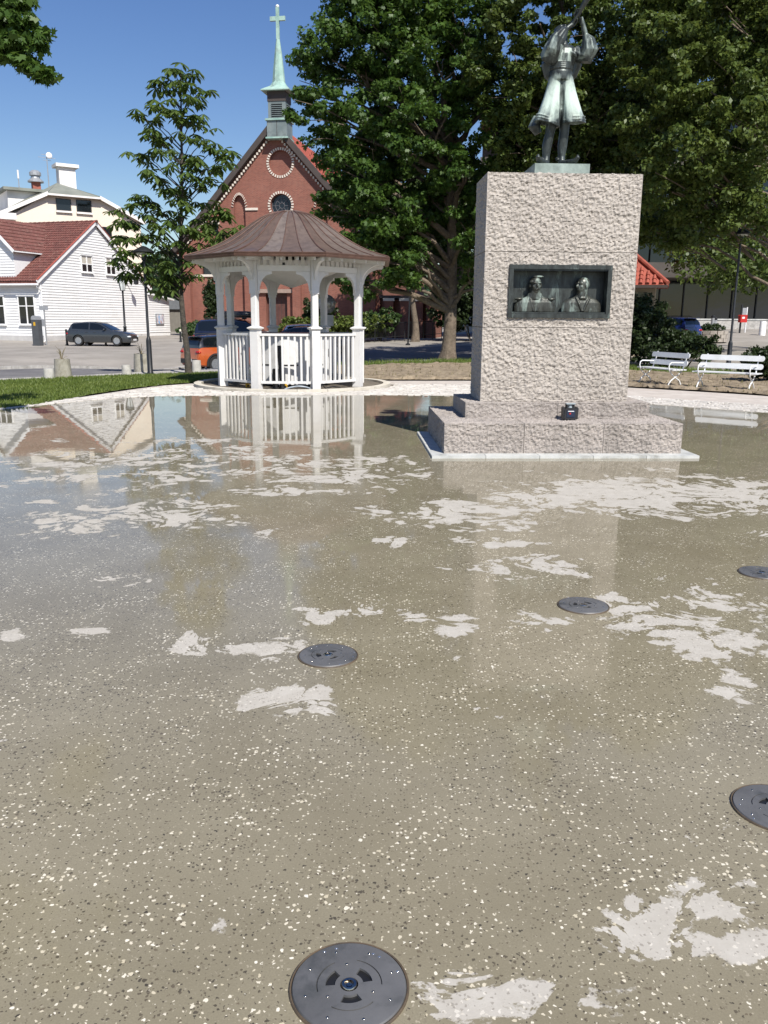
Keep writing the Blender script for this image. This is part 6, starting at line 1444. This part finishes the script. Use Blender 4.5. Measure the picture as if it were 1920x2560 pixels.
# big maple
TP = G(1120,898); TP.z = gz(TP.x,TP.y)
maple = thing('maple_tree','large dense maple with furrowed trunk between pavilion and pedestal','tree',TP)
b = MB(); nseg = 16; pts = []; rad = []
for i in range(nseg+1):
    t_ = i/nseg; pts.append((-.02*i*.3+.12*math.sin(t_*4), .05*math.sin(t_*5), t_*9.5-.15)); rad.append(.30+.16*math.exp(-t_*22)-.17*t_)
b.tube(pts,rad,20,sq=lambda i,a_: 1+.045*math.sin(9*a_+i*.4)+.03*math.sin(17*a_-i)+(.12*math.sin(5*a_) if i==0 else 0)); b.build('trunk', mat_bark, maple, sm=50)
def mp(px,py,dy): p = AtY(px,py,TP.y+dy); return p-TP
BL = []
for (px,py,dy,rx,ry,rz_) in ((1010,-60,0,3.2,3.2,2.8),(930,80,-.8,2.2,2.4,1.8),(830,150,-.5,1.5,1.7,1.2),(800,270,-1.2,1.5,1.6,1.15),(765,215,-.3,.9,1.1,.6),(860,330,-.3,1.6,1.8,1.1),
  (880,440,-1.3,1.5,1.7,1.1),(850,520,-.4,1.0,1.4,.8),(960,520,-1.8,1.6,1.5,1.2),(900,620,-1.5,1.1,1.2,.7),(1010,640,-2.2,1.2,1.0,.8),(1000,700,-1.6,.8,.8,.5),(880,715,-1.2,.75,.8,.55),(835,690,-1,.5,.6,.6),
  (1060,330,-2.4,1.7,1.6,1.3),(960,260,-2.2,1.5,1.5,1.1),(1090,150,-1.8,1.8,1.8,1.4),(1180,60,-1,1.8,2,1.5),(1170,420,-2.2,1.4,1.5,1.3),(1190,560,-1.8,1.1,1.3,1.1),(1200,680,-1.2,.9,1,.7),
  (1230,260,-1,2.0,2,1.6),(1120,-180,0,3.5,3.4,2.5),(930,-90,0,2.2,2.4,1.6),(1000,420,2,3,3,2.6),(1050,200,2.4,3.4,3,3),(1150,500,2.2,2.4,2.4,2.0),(1060,600,1.5,1.3,1.4,1.0),(985,580,-1.0,1.3,1.2,.9),(1040,560,.5,1.3,1.2,1.0),(935,600,-.8,1.0,1.0,.7),(970,640,.6,1.1,1.1,.8),(1000,610,1.2,1.4,1.4,.9),(1180,640,2,1.3,1.4,1.0),(900,420,2.2,1.9,2.2,2.0)):
    c = mp(px,py,dy); BL.append((c.x,c.y,c.z,rx,ry,rz_))
cl = in_blobs(BL, 1290, 11, .55); rg = np.random.default_rng(4)
mat_maple = leaf_mat('maple_leaf', (.030,.070,.012), (.085,.150,.026), .34)
leaf_cloud('crown', cl, rg.uniform(.32,.62,len(cl)), 105, .155, mat_maple, maple, 12, flat=.55, up=.75, lobes=True, droop=.45)
b = MB(); rr2 = random.Random(5)
for i,bb_ in enumerate(BL):
    z0_ = max(2.2,min(8.8,bb_[2]-1.2-.25*math.hypot(bb_[0],bb_[1]))); limb(b,(0,0,z0_),(bb_[0],bb_[1],bb_[2]),.12 if i%3 else .17,.03,i)
    for q in range(4): limb(b,(bb_[0]*.7,bb_[1]*.7,z0_+(bb_[2]-z0_)*.7),(bb_[0]+rr2.uniform(-1,1)*bb_[3]*.8,bb_[1]+rr2.uniform(-1,1)*bb_[4]*.8,bb_[2]+rr2.uniform(-1,1)*bb_[5]*.8),.045,.012,i*9+q,n=4)
limb(b,(.15,-.1,2.75),(1.0,-.9,3.1),.09,.05,77); b.build('limbs', mat_bark, maple, fix=False, sm=60)
# young horse chestnut
CP = G(472,932); CP.z = gz(CP.x,CP.y)
ches = thing('young_chestnut','slender young horse chestnut with drooping fan leaves beside the pavilion','tree',CP)
def cp(px,py,dy=0): return AtY(px,py,CP.y+dy)-CP
b = MB(); tr_pts = [(0,0,-.1)]+[tuple(cp(x,y)) for x,y in ((468,880),(458,800),(452,730),(452,640),(453,540),(455,420),(453,300),(452,200),(453,172))]
b.tube(tr_pts,[.13,.095,.085,.075,.062,.052,.042,.03,.016,.006],10); b.build('trunk', mat_bark2, ches, sm=60)
TIPS = [(435,178,-.1),(478,180,.1),(395,205,-.2),(425,205,.2),(500,228,.1),(455,215,-.4),(415,228,.1),(470,245,-.5),(405,262,-.2),(480,255,.2),(345,283,-.2),(385,300,.1),(420,275,-.6),(505,312,.3),(490,290,-.3),(440,290,-.6),
 (370,330,-.4),(400,350,.2),(470,300,.5),(512,352,.1),(395,350,-.5),(345,382,-.1),(372,395,.3),(410,380,-.6),(540,372,0),(565,392,.2),(555,415,-.3),(520,415,.4),(480,350,-.7),(490,400,-.5),(385,430,-.4),(400,450,.2),(430,420,-.8),(450,390,.7),(500,465,.2),(470,440,-.6),(525,450,-.3),
 (355,495,-.1),(375,510,.3),(365,540,-.3),(400,530,.2),(430,500,-.6),(450,480,.6),(415,470,-.4),(320,515,-.2),(305,535,.2),(305,560,-.3),(345,562,.2),(385,565,-.2),(420,560,-.6),(440,540,.5),(470,520,-.4),(490,510,.3),
 (305,595,-.1),(330,600,.3),(320,625,-.4),(355,585,-.5),(375,590,.2),(345,640,-.2),(310,655,.1),(360,665,-.5),(390,655,.3),(330,680,-.3),(315,690,.2),(365,700,-.4),(400,690,.1),(420,660,-.6),(415,620,.4),(440,600,-.6),(385,730,-.2),(420,720,.3),(430,690,-.5),
 (490,580,-.4),(510,560,.1),(540,540,.2),(560,535,-.1),(530,575,-.3),(560,580,.2),(590,572,0),(510,600,-.5),(480,620,.2),(555,605,-.2),(500,545,.5),(475,570,-.7),(470,650,-.2),(455,690,.3),(485,690,-.2),(545,520,.1)]
mat_ches = leaf_mat('chestnut_leaf', (.045,.088,.018), (.115,.165,.036), .38)
rgc = np.random.default_rng(21); V = []; F = []
bb = MB()
def compound(c, s):
    n_ = 6 if rgc.random() < .6 else 7; a0 = rgc.random()*6.28; tiltx, tilty = rgc.normal(0,.25,2)
    for k in range(n_):
        a_ = a0+2*math.pi*k/(n_+.8); d = Vector((math.cos(a_),math.sin(a_),-.42+rgc.normal(0,.12)+tiltx*math.cos(a_)+tilty*math.sin(a_))); d.normalize(); side = d.cross(Vector((0,0,1))).normalized(); L_ = s*(.85+.3*rgc.random()); dn = Vector((0,0,-1))
        i0 = len(V); P_ = [c+d*.02*s, c+d*L_*.35+side*L_*.10, c+d*L_*.72+side*L_*.19+dn*L_*.08, c+d*L_*1.0+dn*L_*.26, c+d*L_*.72-side*L_*.19+dn*L_*.08, c+d*L_*.35-side*L_*.10]
        mid_ = c+d*L_*.6+dn*L_*.0+Vector((0,0,.0)); V.extend([tuple(q) for q in P_]); F.append((i0,i0+1,i0+2,i0+3)); F.append((i0,i0+3,i0+4,i0+5))
for (px,py,dy) in TIPS:
    t_ = cp(px,py,dy); hgt = t_.z; ax_ = np.interp(hgt-.5*math.hypot(t_.x-0,dy)-.25,[q[2] for q in tr_pts],[q[0] for q in tr_pts]); z0_ = max(2.3,hgt-.55*abs(t_.x-ax_)-.35)
    limb(bb,(ax_,0,z0_),tuple(t_),.022,.007,px*7+py,bend=.08,n=4)
    for q in range(int(rgc.integers(5,8))):
        c = t_+Vector((rgc.normal(0,.20),rgc.normal(0,.20),rgc.normal(0.02,.07))); compound(c,.22+.11*rgc.random())
bb.build('branches', mat_bark2, ches, fix=False, sm=60)
me = bpy.data.meshes.new('crown'); me.from_pydata(V,[],F); me.update(); put('crown', me, mat_ches, ches)
# trees at the right
def big_tree(label, base, blobs, ncl, per, size, mat, seed, trunk_r, name='broadleaf_tree', barkm=None, flat=.6, lobes=False, cr=(.3,.6), th=None, group='trees behind the benches', pw=.75):
    t_ = thing(name, label, 'tree', base, 0, group); cl_ = in_blobs(blobs, ncl, seed, .5, pw); rg_ = np.random.default_rng(seed)
    leaf_cloud('crown', cl_, rg_.uniform(cr[0],cr[1],len(cl_)), per, size, mat, t_, seed+1, flat=flat, up=.55, lobes=lobes)
    top = th or max(q[2] for q in blobs)*.8; b_ = MB(); n_ = 12
    b_.tube([(.15*math.sin(i*.9+seed),.12*math.cos(i*.7),top*i/n_-.15) for i in range(n_+1)],[trunk_r*(1-.8*i/n_)+trunk_r*.5*math.exp(-i*1.6) for i in range(n_+1)],14,sq=lambda i,a_: 1+.05*math.sin(7*a_+i)); b_.build('trunk', barkm or mat_bark, t_, sm=50)
    b_ = MB()
    for i,q in enumerate(blobs):
        if math.hypot(q[0],q[1]) > 7: continue
        z0_ = max(1.6,min(top*.9,q[2]-.5*math.hypot(q[0],q[1])-.5)); limb(b_,(0,0,z0_),q[:3],trunk_r*.4,.03,seed*31+i)
        for k in range(3): rr_ = random.Random(seed*77+i*5+k); limb(b_,(q[0]*.6,q[1]*.6,z0_+(q[2]-z0_)*.6),(q[0]+rr_.uniform(-1,1)*q[3]*.8,q[1]+rr_.uniform(-1,1)*q[4]*.8,q[2]+rr_.uniform(-1,1)*q[5]*.8),.04,.012,seed+i*7+k,n=4)
    b_.build('limbs', barkm or mat_bark, t_, fix=False, sm=60); return t_
mat_leafR = leaf_mat('cherry_leaf', (.050,.085,.016), (.125,.165,.036), .32)
mat_leafR2 = leaf_mat('elm_leaf', (.040,.075,.014), (.105,.14,.03), .30)
def rel(base, L_): return [tuple(AtY(px,py,Y)-Vector(base))+(rx,ry,rz_) for px,py,Y,rx,ry,rz_ in L_]
B1 = Vector((6.6,35.5,gz(6.6,35.5)))
big_tree('broad leafy tree rising directly behind the bronze statue', B1, rel(B1,[(1350,60,34,2.2,2,1.7),(1280,200,34.5,1.8,1.8,1.5),(1380,240,33.5,1.8,1.8,1.4),(1500,120,34,2,1.9,1.6),(1420,-120,35,2.8,2.6,2),(1290,360,35,1.5,1.6,1.3),(1300,480,35.5,1.2,1.4,1.2),(1520,300,34,1.8,1.8,1.4),(1480,420,34,1.5,1.5,1.1),(1600,200,34.5,1.9,2,1.5),(1400,350,37,2.6,2.4,2.2),(1560,430,36,1.8,1.8,1.3)]), 720, 100, .15, mat_leafR2, 31, .30)
B2 = Vector((16.6,31.5,gz(16.6,31.5)))
big_tree('tall yellow-green tree at the right above the white benches', B2, rel(B2,[(1660,100,30,1.7,1.7,1.5),(1760,220,29.5,1.6,1.6,1.3),(1830,60,30,1.9,1.8,1.6),(1640,290,30.5,1.4,1.4,1.2),(1720,380,29.5,1.4,1.4,1.1),(1860,330,29.5,1.6,1.6,1.3),(1680,480,30.5,1.2,1.3,1.0),(1800,470,30,1.3,1.3,1.0),(1900,200,30.5,1.6,1.8,1.5),(1750,-90,31,2.4,2.2,1.8),(1910,480,30.5,1.3,1.3,1.0),(1850,560,30.5,1.0,1.1,.6),(1750,560,31.5,1.1,1.2,.7),(1640,580,33,1.1,1.2,.8),(1960,80,31,2,2,1.6)]), 640, 105, .14, mat_leafR, 37, .20, th=7.5)
B3 = Vector((22.5,44,gz(22.5,44)))
big_tree('dark tree standing farther back at the right of the kiosk', B3, rel(B3,[(1700,330,46,3,2.6,2.4),(1800,200,46,3.2,3,2.6),(1900,350,45,2.8,2.6,2.2),(1620,450,46,2.4,2.2,2),(1760,520,45,2.4,2.2,1.6),(1880,540,44,2.2,2,1.3),(1600,250,47,2.8,2.4,2.6),(1700,60,47,3.4,3,2.8),(1480,300,48,3,2.6,2.6),(1940,180,46,3,3,2.6),(1750,630,44,1.9,1.6,.8),(1850,640,43,1.9,1.6,.8),(1930,650,42,1.5,1.5,.8),(1860,670,36,1.2,1.0,.6),(1780,690,38,1.0,1.0,.5)]), 720, 90, .20, mat_leafR2, 41, .32, cr=(.5,.9))
# tree out of frame at the left, its bough in the top left corner
B4 = Vector((-10.6,13.2,.03))
nt_ = big_tree('near tree at left, one leafy bough hanging into the top corner', B4, [(3.2,-1.7,7.5,1.3,1.2,.8),(4.6,-2.0,7.7,1.2,1.0,.7),(5.6,-1.8,8.0,.9,.9,.6),(3.0,-1.0,8.6,1.5,1.2,.8),(-.6,.2,7.2,2.3,2.4,1.7),(.8,-.8,6.6,1.8,1.8,1.3),(-1.6,-1.2,6.2,1.6,1.6,1.3),(.6,1.4,6.8,1.7,1.6,1.3),(-.2,0,8.8,1.8,1.8,1.3)], 440, 75, .10, mat_maple, 51, .2, lobes=True, cr=(.18,.34), group=None, pw=.4)
bough = rel(B4,[(25,4,11.6,.16,.2,.06),(62,12,11.6,.12,.15,.05),(-10,20,11.7,.2,.2,.1),(12,52,11.6,.16,.2,.08),(60,55,11.5,.15,.2,.06),(98,80,11.5,.12,.15,.05),(0,92,11.6,.15,.2,.07),(45,98,11.5,.16,.2,.06),(88,108,11.5,.1,.12,.04),(12,132,11.6,.12,.15,.05),(48,150,11.5,.09,.1,.05),(78,160,11.5,.10,.12,.05),(104,186,11.5,.08,.1,.05),(90,176,11.5,.07,.1,.04)])
bc_ = in_blobs(bough, 150, 57, .2, .4); rgb_ = np.random.default_rng(57)
leaf_cloud('bough_leaves', bc_, rgb_.uniform(.09,.17,len(bc_)), 15, .095, mat_maple, nt_, 58, flat=.55, up=.7, lobes=True, droop=.5)
b = MB(); src = Vector(bough[2][:3])+Vector((-.9,.4,.25)); limb(b,(0,0,5.0),src,.08,.04,571,n=6)
for i,q in enumerate(bough): limb(b,src if i%3 else Vector(bough[3][:3]),q[:3],.016,.004,580+i,n=5)
b.build('bough_twigs', mat_bark2, nt_, fix=False, sm=60)
mat_dkleaf = leaf_mat('dark_leaf', (.026,.052,.012), (.07,.10,.024), .28)
B5 = Vector((8.2,46,gz(8.2,46)))  # tree added to throw shade on the road past the maple
big_tree('tree added behind the granite pedestal to shade the road', B5, [(0,0,8.5,3,3,2.2),(-2.4,.5,7.0,2.4,2.4,1.8),(2.2,-.5,7.2,2.4,2.4,1.8),(-1.2,-1.5,6.0,2,2,1.3),(.6,1.6,10.2,2.4,2.4,1.6),(-3.6,0,5.4,1.6,1.7,1.2),(-4.0,1.5,8.2,1.9,1.9,1.5)], 320, 85, .20, mat_leafR2, 91, .28, cr=(.45,.8))
p_ = AtY(1035,800,62.5); B6 = Vector((p_.x,62.5,gz(p_.x,62.5)))  # tree added to block the red church roof from the plaza reflection
big_tree('dark leafy tree added at the right flank of the church', B6, [(0,0,9,2.6,2.4,2.4),(-2.2,.3,7.2,2,2,1.6),(2.2,0,7.4,2.1,2,1.8),(-1.6,.5,11,2,2,2),(1.2,0,12,2,2,2),(0,-.5,6,2.2,1.8,1.1),(3.4,0,9.8,1.8,1.8,1.8),(-3.2,.4,9.2,1.6,1.6,1.5)], 360, 75, .24, mat_dkleaf, 95, .25, cr=(.5,.9))
# shrubs
def bush(label, base, blobs, ncl, per, size, mat, seed, cr=(.15,.3), name='shrub', flat=.8, up=.4, cat='shrub', group='shrubs round the church and kiosk'):
    t_ = thing(name, label, cat, base, 0, group); cl_ = in_blobs(blobs,ncl,seed,.35); rg_ = np.random.default_rng(seed)
    leaf_cloud('foliage', cl_, rg_.uniform(cr[0],cr[1],len(cl_)), per, size, mat, t_, seed+1, flat=flat, up=up)
    b_ = MB()
    for i,q in enumerate(blobs): limb(b_,(q[0]*.2,q[1]*.2,-.1),q[:3],.04,.012,seed+i,n=4)
    b_.build('stems', mat_bark2, t_, fix=False); return t_
mat_jun = leaf_mat('juniper', (.055,.085,.016), (.13,.165,.03), .15); mat_dkbush = leaf_mat('dark_shrub', (.016,.030,.010), (.045,.068,.020), .25); mat_grbush = leaf_mat('green_shrub', (.030,.065,.018), (.075,.12,.035), .25)
def shrub_at(label, px, py, Y, dims, ncl, per, size, mat, seed, **kw):
    p = AtY(px,py,Y); base = Vector((p.x,Y,gz(p.x,Y))); w_,h_ = dims; rg_ = random.Random(seed)
    bl = [(rg_.uniform(-.6,.6)*w_,rg_.uniform(-.4,.4)*w_,h_*rg_.uniform(.35,.72),w_*.5,w_*.45,h_*.32) for k in range(6)]
    return bush(label, base, bl, ncl, per, size, mat, seed, **kw)
shrub_at('yellow-green spreading juniper before the church wall, left one',770,830,62,(3.0,1.9),200,50,.14,mat_jun,61); shrub_at('yellow-green spreading juniper behind the right pavilion post',870,835,62,(3.2,2.0),220,50,.14,mat_jun,62)
shrub_at('tall dark bush by the church door behind the pavilion',805,790,63,(1.8,3.4),160,50,.16,mat_dkbush,63); shrub_at('fresh green shrub at the end of the railing',945,835,63,(1.8,2.4),150,50,.16,mat_grbush,64)
shrub_at('narrow dark conifer against the left church wall',540,800,66,(.9,4.6),150,45,.15,mat_dkbush,65); shrub_at('small green shrub at the left church corner',480,842,64,(1.2,1.3),90,45,.13,mat_grbush,66)
shrub_at('big dark bush between the pedestal and the blue car',1620,860,36,(2.1,3.0),320,60,.12,mat_dkbush,67); shrub_at('dark low bush behind the left white bench',1700,900,31.5,(1.3,1.5),200,55,.10,mat_dkbush,68); shrub_at('dark bush right behind the pedestal edge',1560,880,33,(1.5,2.6),220,55,.12,mat_dkbush,69)
shrub_at('dark green spruce mass beyond the big maple trunk',1190,800,64,(3.6,7.5),420,60,.22,mat_dkbush,70,cr=(.3,.6)); shrub_at('low leafy plant tops in the stone planter',1777,826,52,(.8,1.1),70,40,.12,mat_dkbush,71)
shrub_at('dark shadowed bush at the far right behind the bench',1950,940,24.5,(1.2,1.0),130,50,.10,mat_dkbush,72)
# wooded hill
hill = MB(); rgx = np.random.default_rng(9); nx_, ny_ = 60, 24
def hz(x, y): return 13*math.exp(-((x+70)/75)**2)*smooth((y-150)/110)+14*math.exp(-((x-60)/90)**2)*smooth((y-170)/110)
for j in range(ny_+1):
    for i in range(nx_+1): x = -330+660*i/nx_; y = 140+200*j/ny_; hill.v.append((x,y,hz(x,y)-2.0))
hill.f = [(j*(nx_+1)+i,j*(nx_+1)+i+1,(j+1)*(nx_+1)+i+1,(j+1)*(nx_+1)+i) for j in range(ny_) for i in range(nx_)]; hill.mi = [0]*len(hill.f)
tag(hill.build('hill', mat_turf, sm=180, fix=False), kind='structure')
cs_ = []
for k in range(1500):
    x = rgx.uniform(-170,120); y = rgx.uniform(150,260); cs_.append((x,y,hz(x,y)+rgx.uniform(1,6)))
o = leaf_cloud('far_wood', cs_, rgx.uniform(2.5,4.5,len(cs_)), 42, 1.3, leaf_mat('far_leaf',(.022,.046,.016),(.05,.085,.028),.2), None, 99, flat=1.0)
tag(o, 'dark green wood covering the far hill behind the houses', 'wood', kind='stuff')
